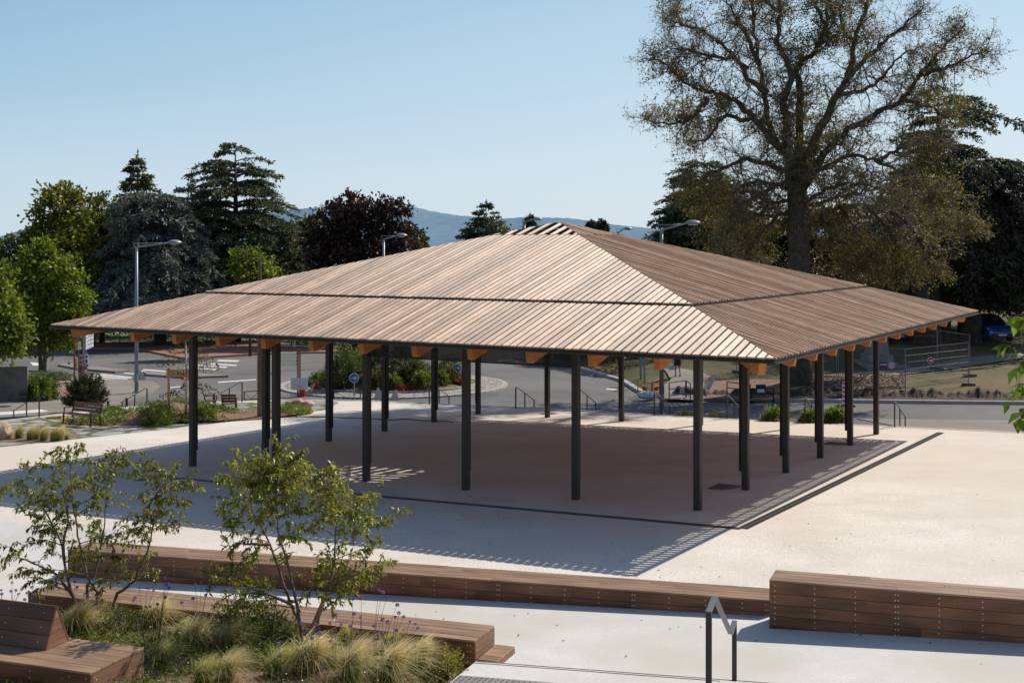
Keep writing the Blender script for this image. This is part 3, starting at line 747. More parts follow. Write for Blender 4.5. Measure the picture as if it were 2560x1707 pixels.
# ---- the two multi-stem garden trees
M_leafA = leafmat('willowy_leaf', (.145,.16,.03), (.30,.30,.06), .5, .4, .34, .3, 1.4, .6)
M_leafB = leafmat('willowy_leaf_bright', (.175,.195,.032), (.36,.36,.065), .5, .4, .34, .3, 1.4, .6)
def garden_tree(label, Y0, base, stems, targets, lm, conv, seed, nsh=3):
    rg = np.random.default_rng(seed)
    bx, by = conv(*base); g = Vector(at(bx, by, Y0)); g.z = bed_z(g.x, g.y)
    o = thing('garden_tree', label, 'tree', g); G = np.array(g)
    tb = MB(); SP = []; SR = []
    for st in stems:
        n = len(st); dep = rg.uniform(-.45, .45)
        pts = [np.array(at(*conv(x, y), Y0+dep*min(1, i/2.0))) - G for i, (x, y) in enumerate(st)]
        if st[0][1] >= base[1]-40: pts[0][2] = -.06
        fine = []
        for a, c in zip(pts, pts[1:]):
            for t in np.linspace(0, 1, 5)[:-1]: fine.append(a+(c-a)*t+rg.normal(0, .006, 3))
        fine.append(pts[-1]); r0 = .030; k = len(fine)
        rad = [max(.006, r0*(1-.82*i/(k-1))) for i in range(k)]
        tb.tube([Vector(p) for p in fine], rad, 7)
        SP += fine; SR += rad
    SP = np.array(SP); SR = np.array(SR)
    LP = []; LD = []; LL = []; TA = []; TB = []; TR = []
    for (tx, ty) in targets:
        T = np.array(at(*conv(tx, ty), Y0+rg.uniform(-.7, .7))) - G
        dv = SP - T; cost = np.linalg.norm(dv, axis=1) + np.where(SP[:, 2] > T[2]-.10, 1.2, 0)
        i = int(np.argmin(cost)); A = SP[i]
        M = (A+T)/2 + np.array([0, 0, .10*np.linalg.norm(T-A)]) + rg.normal(0, .05, 3)
        cur = bez(A, M, T, 14)
        tb.tube([Vector(p) for p in cur], list(np.linspace(min(SR[i]*.6, .011), .002, 14)), 5)
        shoots = [cur]
        for s in range(nsh+1):
            j = rg.integers(5, 13); a = cur[j]
            dr = unit(cur[min(j+1, 13)]-cur[j-1]); dr = unit(dr*.7 + rg.normal(0, .55, 3)+np.array([0, 0, .12]))
            ln = rg.uniform(.16, .40); e = a+dr*ln-np.array([0, 0, ln*.15]); sh = bez(a, a+dr*ln*.6+np.array([0,0,.03]), e, 8)
            shoots.append(sh); tb.tube([Vector(p) for p in sh[::2]], [.003,.0025,.002,.0015], 3, cap=False)
        for sh in shoots:
            ln = np.sum(np.linalg.norm(np.diff(sh, axis=0), axis=1)); m = max(4, int(ln/.020))
            for t in np.linspace(.28, 1, m):
                f = t*(len(sh)-1); j = min(int(f), len(sh)-2); p = sh[j]+(sh[j+1]-sh[j])*(f-j)
                d = unit(sh[j+1]-sh[j]); LP.append(p); LL.append(rg.uniform(.065, .115))
                LD.append(unit(d*.55 + rg.normal(0, .62, 3) + np.array([0, 0, -.42])))
    tb.build('trunk', M_barkg, o, smooth=True)
    me = leaf_mesh('crown', LP, LD, np.array(LL), np.array(LL)*.36, lm, .28)
    link('crown', me, o); return o
stA = [[(540,1175),(450,1010),(410,850),(390,700),(300,520),(200,380),(110,330)],
       [(560,1175),(548,960),(590,900),(630,720),(655,560),(670,330)],
       [(610,1195),(608,1000),(545,900),(500,700),(460,480),(440,220)],
       [(700,1110),(735,1010),(840,930),(890,820),(930,720),(980,500),(1040,300)],
       [(400,800),(395,680),(430,560),(400,380)], [(450,1020),(370,900),(240,830),(120,790)]]
tgA = [(20,345),(110,320),(170,420),(230,230),(280,210),(370,120),(430,110),(500,110),(560,190),(610,210),(660,140),(730,110),(780,150),(810,270),(700,330),(950,200),(1010,235),(1095,250),(1140,300),(1190,300),(900,440),(980,430),(1020,500),(1080,480),(1160,460),(880,590),(960,560),(1070,590),(760,620),(810,700),(640,620),(580,420),(400,470),(330,440),(290,580),(220,510),(140,480),(330,720),(60,720),(10,790),(140,720),(60,890),(160,900),(250,870),(320,950),(440,760),(560,700),(690,920),(770,780),(880,780),(960,880),(640,980),(500,840),(620,460),(460,330),(350,320),(480,560),(540,620),(330,640),(250,640),(120,380),(480,230),(560,300),(640,260),(720,220),(860,520),(930,320),(1040,360),(600,560),(520,760),(700,640),(760,860),(840,860)]
tgA += [(230,300),(300,380),(420,420),(470,440),(360,540),(690,430),(640,380),(840,620),(920,620),(270,450)]
garden_tree('left multi-stem garden tree with fine drooping leaves above the corner bench', 20.5, (600,1190), stA, tgA, M_leafA, c6, 5)
stB = [[(620,1330),(600,1150),(560,1050),(500,880),(440,700),(400,620),(330,500),(300,300)],
       [(640,1320),(615,1120),(580,960),(550,830),(490,640),(480,500),(470,330)],
       [(735,1290),(740,1150),(800,980),(840,800),(850,600),(870,420)],
       [(800,980),(900,920),(980,890)], [(560,1060),(640,1040),(690,980)], [(440,700),(320,700),(210,690)], [(560,1070),(400,1000),(200,920)]]
tgB = [(240,160),(300,150),(390,150),(480,100),(520,90),(600,150),(640,150),(660,220),(200,290),(260,260),(330,260),(420,240),(500,220),(560,250),(740,240),(800,240),(860,290),(720,320),(650,330),(170,330),(240,380),(320,370),(400,340),(470,340),(560,330),(100,480),(150,440),(170,520),(230,560),(290,480),(370,470),(450,460),(540,430),(620,440),(690,420),(790,380),(860,420),(930,380),(1010,410),(1090,390),(1130,400),(900,480),(980,500),(580,550),(640,600),(690,560),(760,500),(1190,520),(1230,550),(1080,560),(1000,610),(880,620),(800,560),(180,690),(250,680),(340,710),(260,790),(590,660),(650,650),(1100,680),(1050,730),(960,770),(760,740),(850,720),(900,800),(1200,800),(1130,830),(1070,860),(960,890),(1060,940),(880,900),(820,860),(760,820),(880,1000),(820,1060),(200,860),(100,900),(60,880),(300,930),(400,960),(160,1020),(260,1000),(120,1080),(200,1100),(330,1060),(660,920),(700,880),(560,760),(440,560),(350,560)]
tgB += [(300,210),(360,210),(440,180),(540,170),(590,220),(280,320),(360,300),(440,290),(520,300),(600,380),(680,270),(760,300),(330,420),(480,400),(820,330),(720,400),(820,460),(640,500),(400,400)]
garden_tree('right multi-stem garden tree with bright drooping leaves and a raking stake', 19.1, (690,1335), stB, tgB, M_leafB, c7, 9)
a, c = at(*c7(640, 1320), 18.9), at(*c7(795, 1000), 19.1); a.z -= .1
o = MB().tube([a, c], .032, 8).build('tree_stake', M_stake); tag(o, 'round raking timber stake tied to the right multi-stem tree', 'stake')
a, c = at(*cA(1090, 790), 20.3), at(*cA(1240, 560), 20.45); a.z -= .1
o = MB().bar(a, c, .07, .045).build('tree_stake', M_stake); tag(o, 'short flat raking timber stake behind the left multi-stem tree', 'stake')
# ---- feather grass tufts
def _gr(name, c0, c1):
    t = NT(name); v = t.n('ShaderNodeTexCoord'); sp = t.n('ShaderNodeSeparateXYZ'); t.l(v.outputs['Object'], sp.inputs[0])
    z = t.math('ADD', t.math('MULTIPLY', sp.outputs[2], 1.9), t.math('MULTIPLY', t.math('SUBTRACT', t.rnd(), .5), .5))
    col = t.ramp(z, [(.1, c0), (.45, tuple((a+b_)/2 for a, b_ in zip(c0, c1))), (.8, c1)])
    t.done(col, .6, 0, .3); tr = t.n('ShaderNodeBsdfTranslucent'); t.l(col, tr.inputs[0])
    ms = t.n('ShaderNodeMixShader'); ms.inputs[0].default_value = .55
    t.l(t.b.outputs[0], ms.inputs[1]); t.l(tr.outputs[0], ms.inputs[2]); t.l(ms.outputs[0], t.out.inputs['Surface']); return t.m
M_stipa = _gr('feather_grass', (.22,.25,.045), (.95,.78,.44)); M_stipag = _gr('green_feather_grass', (.18,.23,.04), (.75,.66,.26))
def tuft_mesh(seed, nbl, hgt, spread, wind, mat, wd=.0045):
    rg = np.random.default_rng(seed); az = rg.uniform(0, 2*np.pi, nbl); out = np.abs(rg.normal(0, spread, nbl)); L = rg.uniform(.6, 1.1, nbl)*hgt
    b0 = np.stack([rg.normal(0, .045, nbl), rg.normal(0, .045, nbl), np.full(nbl, -.02)], 1)
    hd = np.stack([np.cos(az), np.sin(az), np.zeros(nbl)], 1); k = 5; P = []
    for i in range(k+1):
        t = i/k; P.append(b0 + hd*(out*L*(t**1.7))[:, None] + np.array(wind)*(L*t**2.4)[:, None] + np.stack([np.zeros(nbl), np.zeros(nbl), L*(t-.38*t**3*(out*1.4+.3))], 1))
    side = np.stack([-np.sin(az+rg.normal(0, .8, nbl)), np.cos(az), np.zeros(nbl)], 1); side = unit(side)
    V = np.stack([P[i]+s*side*wd*(1-.75*i/k) for i in range(k+1) for s in (-1, 1)], 1).reshape(-1, 3); st = 2*(k+1)
    base = np.arange(nbl)[:, None]*st
    Fc = np.concatenate([base+[[2*i, 2*i+1, 2*i+3, 2*i+2]] for i in range(k)], 1).reshape(-1, 4)
    return nmesh('tuft', V, Fc, mat)
TM = [tuft_mesh(20+i, 760, .58, .5, (.34, -.05, -.06), M_stipa, .0036) for i in range(4)] + [tuft_mesh(40+i, 620, .5, .42, (.22, 0, -.02), M_stipag, .0036) for i in range(3)]
tufts = [(430,930,5,.9,'c','green grass tuft in front of the two trunks beside the corner bench backrest'),
 (520,960,0,.9,'c','blond grass tuft spilling right beneath the left garden tree'),(640,880,4,1.0,'c','upright grass tuft right at the foot of the left garden tree stems'),
 (900,1000,0,1.25,'A','big arching grass tuft against the shaded garden bench, right of the left tree'),(0,480,1,1.2,'B','large blond grass tuft midway between the two garden trees'),
 (290,650,1,1.25,'B','tall dense grass tuft standing over the bare mulch patch'),(500,640,2,1.1,'B','leaning grass tuft left of the right garden tree'),
 (40,760,5,1.2,'B','green grass tuft right of the corner bench end'),(520,860,0,1.1,'B','pale grass tuft at the bottom edge left of centre of the bed'),
 (960,600,4,1.1,'B','upright grass tuft just left of the right tree stems'),(1090,800,1,1.5,'B','largest glowing blond grass tuft directly below the right garden tree'),
 (1420,860,2,1.3,'B','straw coloured grass tuft at the bottom edge below the verbena'),(1700,850,3,1.45,'B','straw coloured grass tuft blown right near the yellow shrub'),
 (1370,620,4,1.0,'B','thin grass tuft against the garden bench among the verbena stems'),(1680,680,6,1.0,'B','airy grass tuft in front of the bench end board joint'),
 (1900,760,0,1.0,'B','small grass tuft touching the yellow shrub'),(880,830,5,1.1,'B','low green grass tuft left of the largest blond tuft'),(200,560,4,.9,'B','narrow grass tuft behind the mulch patch, beside the dense one'),
 (350,880,6,1.0,'B','short green grass tuft on the bottom edge by the bare mulch'),(1250,760,5,.9,'B','green grass tuft between the glowing blond tuft and the straw coloured one')]
for (x, y, mi, s_, cr, lab) in tufts:
    px, py = (cB if cr == 'B' else (cA if cr == 'A' else c6))(x, y) if cr != 'c' else c6(x, y+300 if False else y)
    if cr == 'c': px, py = c6(x, 1230 + (y-930)*.8)
    p = hit(px, py, bed_z); rr = random.Random(x+y)
    o = link('grass_tuft', TM[mi], None, p, (rr.uniform(-.16, .16), rr.uniform(-.05, .22), rr.uniform(-.6, .6))); o.scale = (s_*rr.uniform(.85, 1.2), s_*rr.uniform(.85, 1.2), s_*rr.uniform(.85, 1.12))
    tag(o, lab, 'grass tuft', 'feather grass tufts in the front planting bed')
# ---- verbena
M_stem = paint('flower_stem', (.09,.075,.035), .7); M_verb = leafmat('purple_floret', (.30,.17,.50), (.50,.32,.72), .25, .3, .6, .2, 8)
def head_mesh(seed):
    rg = np.random.default_rng(seed); n = 60; d = unit(rg.normal(0, 1, (n, 3))*[1, 1, .6]+[0, 0, .35])
    return quad_leaves('flower_head', d*.010, d+rg.normal(0, .3, (n, 3)), .018, .015, M_verb)
HM = [head_mesh(i) for i in range(3)]
verb = [(1180,860,[(1180,460),(1200,525),(1115,500),(1150,560),(1070,450)]),(1310,800,[(1280,580),(1320,390),(1275,450),(1355,460),(1310,605)]),(1420,700,[(1440,280),(1450,385),(1395,560),(1420,470)]),
 (1500,690,[(1500,265),(1495,408),(1470,582),(1475,520)]),(1590,700,[(1630,215),(1655,230),(1685,262),(1590,470),(1630,520)]),(1640,720,[(1760,320),(1655,425),(1690,440),(1600,612)]),
 (1720,720,[(1770,378),(1805,405),(1745,405),(1750,500),(1725,555)]),(1790,740,[(1850,440),(1890,455),(1905,485),(1825,550),(1780,575),(1880,618)]),(1560,860,[(1545,725),(1605,745),(1495,780),(1460,715)]),
 (930,870,[(955,780),(920,850),(905,600),(920,680)]),(1240,850,[(1320,715),(1225,770),(1170,830),(1265,700)]),(40,700,[(105,130),(115,170),(95,265),(40,315),(120,200)]),(330,640,[(355,170),(400,188),(310,172),(385,250),(295,275)]),
 (280,560,[(215,305),(300,445),(135,380)]),(860,560,[(850,200),(820,440),(785,295),(790,400)]),(1700,800,[(1700,605),(1745,618),(1650,612),(1730,745)])]
for i, (bx, by, hs) in enumerate(verb):
    g = hit(*cB(bx, by), bed_z); o = thing('verbena', 'tall thin verbena with small round purple flower heads in the front bed', 'flower', g, 0, 'purple verbena in the front planting bed')
    sb_ = MB(); rr = random.Random(i)
    for hx, hy in hs:
        p = at(*cB(hx, hy), g.y+rr.uniform(-.25, .12)) - g
        mid = Vector((p.x*.35+rr.uniform(-.02,.02), p.y*.4, p.z*.62))
        pts = [Vector(q) for q in bez(np.array((0,0,-.03)), np.array(mid), np.array(p), 6)]
        sb_.tube(pts, [.0042,.004,.0036,.003,.0026,.0022], 4, cap=False)
        h = link('flower_head', HM[rr.randrange(3)], o, p); s_ = rr.uniform(.8, 1.3); h.scale = (s_, s_, s_)
    sb_.build('stem', M_stem, o)
lv = [(150,560,[(145,365),(190,455),(130,465),(258,445),(225,500)]),(400,640,[(385,420),(415,515),(520,530),(320,488),(295,565)]),(880,760,[(880,710),(900,355),(925,420),(850,440),(745,320),(1015,500)]),
      (1720,900,[(1765,425),(1670,430),(1840,455),(1620,545),(1600,580)]),(1900,900,[(1985,310),(2000,385),(1975,540),(1885,620),(1800,650)]),(1450,900,[(1465,805),(1655,885),(1705,810)]),(20,560,[(15,455),(20,500)])]
for i, (bx, by, hs) in enumerate(lv):
    g = hit(*cA(bx, by+120), bed_z); o = thing('verbena', 'tall thin verbena with small round purple flower heads in the front bed', 'flower', g, 0, 'purple verbena in the front planting bed')
    sb_ = MB(); rr = random.Random(i+90)
    for hx, hy in hs:
        p = at(*cA(hx, hy), g.y+rr.uniform(-.2, .1)) - g
        pts = [Vector(q) for q in bez(np.array((0,0,-.03)), np.array((p.x*.4, p.y*.4, p.z*.6)), np.array(p), 6)]
        sb_.tube(pts, [.0042,.004,.0036,.003,.0026,.0022], 4, cap=False)
        h = link('flower_head', HM[rr.randrange(3)], o, p); s_ = rr.uniform(.8, 1.25); h.scale = (s_, s_, s_)
    sb_.build('stem', M_stem, o)
# ---- shrubs and ground cover in the bed
def blob_leaves(rg, n, rad, up=.35):
    d = unit(rg.normal(0, 1, (n, 3))); d[:, 2] = np.abs(d[:, 2]); r = rg.uniform(.25, 1, n)[:, None]**.5
    P = d*r*np.array(rad)*(1+.18*np.sin(d[:, :1]*9+d[:, 1:2]*7)); D = d+rg.normal(0, .6, (n, 3))+[0, 0, up]; return P, D
M_shr = leafmat('dark_shrub_leaf', (.075,.115,.026), (.17,.22,.045), .35, .4, .5); M_shry = leafmat('yellow_shrub_leaf', (.20,.19,.02), (.42,.38,.05), .4, .35, .45)
M_shrg = leafmat('bright_shrub_leaf', (.12,.175,.03), (.26,.32,.06), .4, .35, .5)
def shrub(name, label, g, rad, n, L, W, mat, seed, cat='shrub', group=None, kids=True, droop=.2):
    rg = np.random.default_rng(seed); P, D = blob_leaves(rg, n, rad)
    if kids:
        o = thing(name, label, cat, g, 0, group); link('foliage', leaf_mesh('foliage', P, D, rg.uniform(.7, 1.2, n)*L, W, mat, droop), o)
        b = MB()
        for i in range(7):
            t = rg.uniform(0, 6.28); e = Vector((math.cos(t)*rad[0]*.55, math.sin(t)*rad[1]*.55, rad[2]*.7)); b.tube([(0,0,-.05), e*.5, e], [.012,.008,.004], 4)
        b.build('stem', M_bark, o)
    else:
        o = link(name, leaf_mesh(name, P, D, rg.uniform(.7, 1.2, n)*L, W, mat, droop), None, g); tag(o, label, cat, group)
    return o
shrub('yellow_shrub', 'small bright yellow-green shrub at the right end of the planting bed', hit(*cB(2110,860), bed_z), (.30,.26,.46), 900, .055, .026, M_shry, 3)
shrub('leafy_shrub', 'dense dark leafy shrub left of the right garden tree stems', hit(*cB(640,600), bed_z), (.62,.40,.62), 2300, .06, .022, M_shr, 4)
shrub('leafy_shrub', 'dark leafy shrub behind the right garden tree against the bench', hit(*cB(860,560), bed_z), (.40,.3,.5), 1300, .06, .02, M_shr, 5)
shrub('leafy_shrub', 'low green shrub beside the corner bench seat edge', hit(*cB(30,700), bed_z), (.45,.35,.35), 1200, .055, .02, M_shrg, 6)
shrub('leafy_shrub', 'green shrub below the left garden tree next to the grass', hit(*cA(1450,1000), bed_z), (.5,.35,.4), 1500, .055, .02, M_shr, 7)
shrub('leafy_shrub', 'bushy green shrub at the bottom edge under the right garden tree', hit(*cB(800,760), bed_z), (.55,.35,.3), 1500, .05, .018, M_shrg, 8)
rg = np.random.default_rng(77); n = 13000; pp = rg.uniform(-8.6, -3.65, n); qq = rg.uniform(3.9, 12, n)
cl = np.sin(pp*2.3+1)+np.sin(qq*1.9+.5)+np.sin(pp*4.1+qq*3.3)*.8+rg.normal(0, .5, n); keep = cl > -.15
xy = [pq(a, c) for a, c in zip(pp[keep], qq[keep])]; P = np.array([(v.x, v.y, bed_z(v.x, v.y)-.01) for v in xy]); m = len(P)
D = rg.normal(0, .5, (m, 3))+[0, 0, .8]; rep = 4
P = np.repeat(P, rep, 0)+rg.normal(0, .04, (m*rep, 3))*[1, 1, .3]; P[:, 2] += rg.uniform(0, .12, m*rep); D = np.repeat(D, rep, 0)+rg.normal(0, .5, (m*rep, 3))
tag(link('ground_cover', leaf_mesh('ground_cover', P, D, rg.uniform(.04, .10, m*rep), .014, M_shrg, .3)), 'low green ground cover plants spreading over the front planting bed', 'ground cover', kind='stuff')
M_wf = paint('white_petal', (.75,.74,.66), .6)
k = rg.integers(0, m*rep, 900); k = k[(np.sin(P[k, 0]*2.1)+np.sin(P[k, 1]*2.7)) > .2]
tag(link('white_flowers', quad_leaves('white_flowers', P[k]+[0, 0, .10], rg.normal(0, 1, (len(k), 3)), .022, .02, M_wf)), 'tiny white flowers dotted among the ground cover of the front bed', 'flowers', kind='stuff')
n = 9000; pp = rg.uniform(-8.6, -3.6, n); qq = rg.uniform(3.7, 12.1, n); xy = [pq(a, c) for a, c in zip(pp, qq)]
P = np.array([(v.x, v.y, bed_z(v.x, v.y)+.006) for v in xy]); M_chip = leafmat('bark_chip', (.20,.115,.07), (.50,.38,.29), 0, .6, .7, .1)
D = rg.normal(0, 1, (n, 3))*[1, 1, .25]
tag(link('bark_chips', quad_leaves('bark_chips', P, D, rg.uniform(.02, .055, n), rg.uniform(.012, .025, n), M_chip, unit(rg.normal(0, .35, (n, 3))+[0, 0, 1]))), 'loose bark chips mulching the front planting bed', 'mulch', kind='stuff')

# small dry leaves blown about the plaza and terrace
rg = np.random.default_rng(91); P = []
for i in range(240):
    if i < 170:
        v = pq(abs(rg.normal(0, 3))+.95 if rg.random() < .6 else rg.uniform(1, 14), rg.uniform(-9, 14)); P.append((v.x, v.y, plaza_z(v.x, v.y)+.008))
    else:
        v = pq(-.05-abs(rg.normal(0, 1.0)), rg.uniform(-7, 13)); P.append((v.x, v.y, ramp_z(v.x, v.y)+.008))
P = np.array(P); tag(link('dry_leaves', quad_leaves('dry_leaves', P, rg.normal(0, 1, (len(P), 3))*[1, 1, .15], rg.uniform(.03, .075, len(P)), .03, leafmat('dry_leaf', (.10,.06,.03), (.22,.14,.07), .1), unit(rg.normal(0, .3, (len(P), 3))+[0, 0, 1]))), 'small dry leaves and specks scattered over the pale paving', 'litter', kind='stuff')
# ------------------------------------------------------------------ pavements, islands and markings beyond the plaza
def rz_(dz): return lambda x, y: road_z(x, y)+dz
def poly_px(pts, fn, conv): return [tuple(hit(*conv(*p), fn))[:2] for p in pts]
def raised(name, pts, conv, mat, h=.12, kerb=True):
    P2 = poly_px(pts, road_z, conv); return sheet(name, P2, road_z, mat, h, h+.3)
raised('pavement', [(-400,560),(400,590),(800,627),(1400,655),(1465,690),(1400,740),(1050,862),(950,905),(450,965),(-400,1010)], c2, M_side)
raised('traffic_island', [(530,497),(610,483),(1190,548),(1060,562),(700,530)], c2, M_side)
raised('traffic_island', [(1310,560),(1700,570),(2100,600),(1700,612),(1345,588)], c2, M_side)
raised('far_pavement', [(-600,335),(60,338),(1240,345),(1700,438),(2350,395),(2900,380),(3600,372),(3600,300),(2350,285),(1240,285),(-600,275)], c2, M_redpave)
b = MB()
def mark(pts, conv, dz=.006):
    q = [hit(*conv(*p), road_z)+Vector((0,0,dz)) for p in pts]; b.add(q, [tuple(range(len(q)))])
for pts in ([(935,568),(1215,598),(1200,608),(915,577)], [(850,578),(1180,612),(1160,620),(830,587)], [(800,594),(1120,624),(1095,633),(790,602)], [(790,610),(965,626),(940,634),(790,620)],
            [(1320,523),(1540,543),(1530,551),(1305,531)], [(1300,537),(1520,560),(1505,568),(1285,545)], [(1145,556),(1235,564),(1225,571),(1130,562)],
            [(2010,438),(2200,444),(2180,458),(1990,452)], [(1940,470),(2180,486),(2165,496),(1920,480)], [(1815,484),(2090,503),(2070,513),(1800,494)], [(1700,505),(1990,523),(1970,533),(1690,515)],
            [(275,460),(350,466),(360,492),(300,490)], [(540,585),(690,600),(680,606),(540,591)], [(1560,690),(1700,676),(1700,682),(1562,697)], [(2000,640),(2350,616),(2350,624),(2005,650)]): mark(pts, c2)
for pts in ([(300,436),(330,438),(180,452),(150,449)], [(420,440),(470,444),(330,462),(285,458)], [(560,440),(620,446),(470,470),(415,464)], [(720,432),(770,440),(650,470),(600,464)],
            [(1170,700),(1260,706),(1240,716),(1155,710)]): mark(pts, c4)
tag(b.build('road_markings', M_mark), kind='structure')
b = MB(); b.add([hit(*c2(*p), lambda x, y: road_z(x, y)+.12)+Vector((0,0,.006)) for p in [(-200,935),(370,893),(452,912),(-200,960)]], [(0,1,2,3)])
tag(b.build('pavement_marking', M_mark), kind='structure')
b = MB()
for pts in ([(445,655),(690,642),(690,665),(445,676)], [(445,705),(650,700),(640,724),(470,735)], [(470,745),(640,735),(640,755),(480,772)]):
    b.add([hit(*c2(*p), lambda x, y: road_z(x, y)+.12)+Vector((0,0,.006)) for p in pts], [(0,1,2,3)])
tag(b.build('brick_paving', M_redpave), kind='structure')
# pale pavement between plaza and road at the right
P2 = poly_px([(1060,1075),(3000,1098),(3000,1180),(2350,1186),(1400,1140)], road_z, c5)
sheet('side_pavement', P2, road_z, M_side, .03, .1)
# ------------------------------------------------------------------ roundabout
RC = Vector((( 985-CX)/F*71.3, 71.3, -1.5)); RO, RI = 6.35, 4.6
b = MB(); b.lathe([(RO-.3,.0),(RO-.3,.07),(RI,.14),(RI-.25,.14),(.3,.14)], 72, RC); tag(b.build('roundabout_apron', M_cobble, smooth=False), kind='structure')
b = MB(); n = 72
for (r0, r1, z0, z1) in ((RO-.3, RO, .02, .085), (RI-.02, RI+.16, .10, .22)):
    for j in range(n):
        t0, t1 = 2*math.pi*j/n+.004, 2*math.pi*(j+1)/n-.004; q = []
        for z in (z0-.1, z1):
            q.append([RC+Vector((r*math.cos(t), r*math.sin(t), z)) for r, t in ((r0,t0),(r1,t0),(r1,t1),(r0,t1))])
        b.hexa(q[0], q[1])
tag(b.build('roundabout_kerb', M_kerb), kind='structure')
def isl(x, y):
    r = math.hypot(x-RC.x, y-RC.y)
    return -1.36 + .75*(1-min(r/4.6, 1)**2) if r < 6 else -1.5
vs = []; fs = []; n = 48
for i in range(9):
    for j in range(n):
        r = 4.58*(8-i)/8+.001; t = 2*math.pi*j/n; x, y = RC.x+r*math.cos(t), RC.y+r*math.sin(t); vs.append((x, y, isl(x, y)+.05))
for i in range(8):
    for j in range(n): fs.append((i*n+j, i*n+(j+1) % n, (i+1)*n+(j+1) % n, (i+1)*n+j))
tag(MB().add(vs, fs).build('roundabout_island', M_grass, smooth=True), kind='structure')
M_silv = leafmat('silvery_leaf', (.15,.18,.13), (.30,.33,.25), .25, .3, .5); M_olv = leafmat('olive_leaf', (.10,.10,.025), (.22,.20,.06), .35, .35, .5)
isp = [((940,672),(1.0,1.0,2.0),5200,'big dark feathery shrub at the left of the roundabout island',M_shr),((730,640),(.6,.6,.5),1500,'low green shrub at the left tip of the roundabout island',M_shrg),
 ((1020,672),(.5,.5,1.1),1600,'silvery spiky shrub beside the left blue arrow sign',M_silv),((1500,600),(1.15,1.0,2.1),5200,'tall dark weeping shrub in the middle of the roundabout island',M_shr),
 ((1250,600),(.6,.6,1.9),2600,'tall narrow dark shrub beside the weeping shrub on the roundabout',M_shr),((1258,690),(.5,.5,.8),1500,'brownish shrub at the front kerb of the roundabout island',M_olv),
 ((1410,690),(.42,.42,.62),1500,'small bright round shrub behind the red flowers on the roundabout',M_shrg),((1530,640),(.55,.55,.7),1600,'dark rounded shrub behind the middle red flowers',M_shr),
 ((1640,620),(.8,.8,1.0),2400,'olive yellow shrub right of the weeping shrub',M_olv),((1685,695),(.68,.6,.85),2300,'large light green ball shrub right of the middle red flowers',M_shrg),
 ((1850,660),(.4,.4,.7),1400,'green shrub between two pavilion posts at the right of the roundabout',M_shrg),((1930,540),(.9,.8,.9),2400,'wide green shrub topping the right of the roundabout island',M_shrg),
 ((1925,640),(.5,.5,.9),1500,'beige spiky shrub under the right blue arrow sign',M_olv),((1990,640),(.4,.4,.6),1200,'silvery shrub at the right end of the roundabout island',M_silv),
 ((660,675),(.5,.4,.3),1000,'flat silvery shrub at the left kerb of the roundabout',M_silv),((1090,560),(.7,.7,1.3),2200,'green shrub behind the left blue arrow sign',M_shrg)]
for i, (p, rad, n, lab, m) in enumerate(isp):
    g = hit(*c3(*p), isl); shrub('island_shrub', lab, g, rad, n, .17, .045, m, 200+i, kids=False, group='shrubs on the roundabout island', droop=.35)
M_redf = leafmat('red_flower', (.26,.025,.035), (.45,.06,.07), .3, .3, .5)
for (p, rad, n, lab) in [((742,700),(.55,.35,.22),380,'red flower patch at the left of the roundabout island'),((890,712),(.5,.35,.2),350,'thin dull red flower patch under the dark feathery shrub'),
     ((1490,714),(.85,.35,.26),600,'widest red flower patch at the front of the roundabout island'),((2000,662),(.4,.35,.28),500,'red flower patch at the right end of the roundabout island')]:
    shrub('red_flowers', lab, hit(*c3(*p), isl), rad, n, .09, .08, M_redf, n, 'flowers', kids=False)
# ------------------------------------------------------------------ signs
def text_mesh(s, size, mat, name):
    c = bpy.data.curves.new(name, 'FONT'); c.body = s; c.size = size; c.align_x = 'CENTER'; c.align_y = 'CENTER'; c.extrude = .002
    t = bpy.data.objects.new(name, c); COL.objects.link(t); me = bpy.data.meshes.new_from_object(t.evaluated_get(bpy.context.evaluated_depsgraph_get()))
    bpy.data.objects.remove(t); me.materials.clear(); me.materials.append(mat); return me
def arrow_sign(px, py, pyb, r, label, fn=road_z):
    g = hit(*c3(px, pyb), fn); c = at(*c3(px, py), g.y); o = thing('arrow_sign', label, 'road sign', g, 0, 'blue arrow signs at the roundabout'); z = c.z-g.z
    MB().cyl(0, .03, -.1, z+.1, .03, 8).build('post', M_greyp, o)
    MB().disc((0,-.02,z), (0,-1,0), r, 28).disc((0,-.012,z), (0,-1,0), r+.028, 28, 1).build('disc', [M_blue, M_signw], o)
    b = MB(); y0 = -.031
    k = r*.86
    b.box(-.72*k, .35*k, y0-.004, y0, z-.10*k, z+.10*k)
    for s in (-1, 1): b.bar((.66*k, y0-.003, z), (.10*k, y0-.003, z+s*.5*k), .004, .2*k, up=(s*.66, 0, .75))
    b.build('arrow', M_signw, o)
arrow_sign(1047, 605, 806, .21, 'blue arrow sign on the left, in front of the roundabout flowers')
arrow_sign(1995, 512, 650, .21, 'blue arrow sign on the right, half behind the pavilion post', isl)
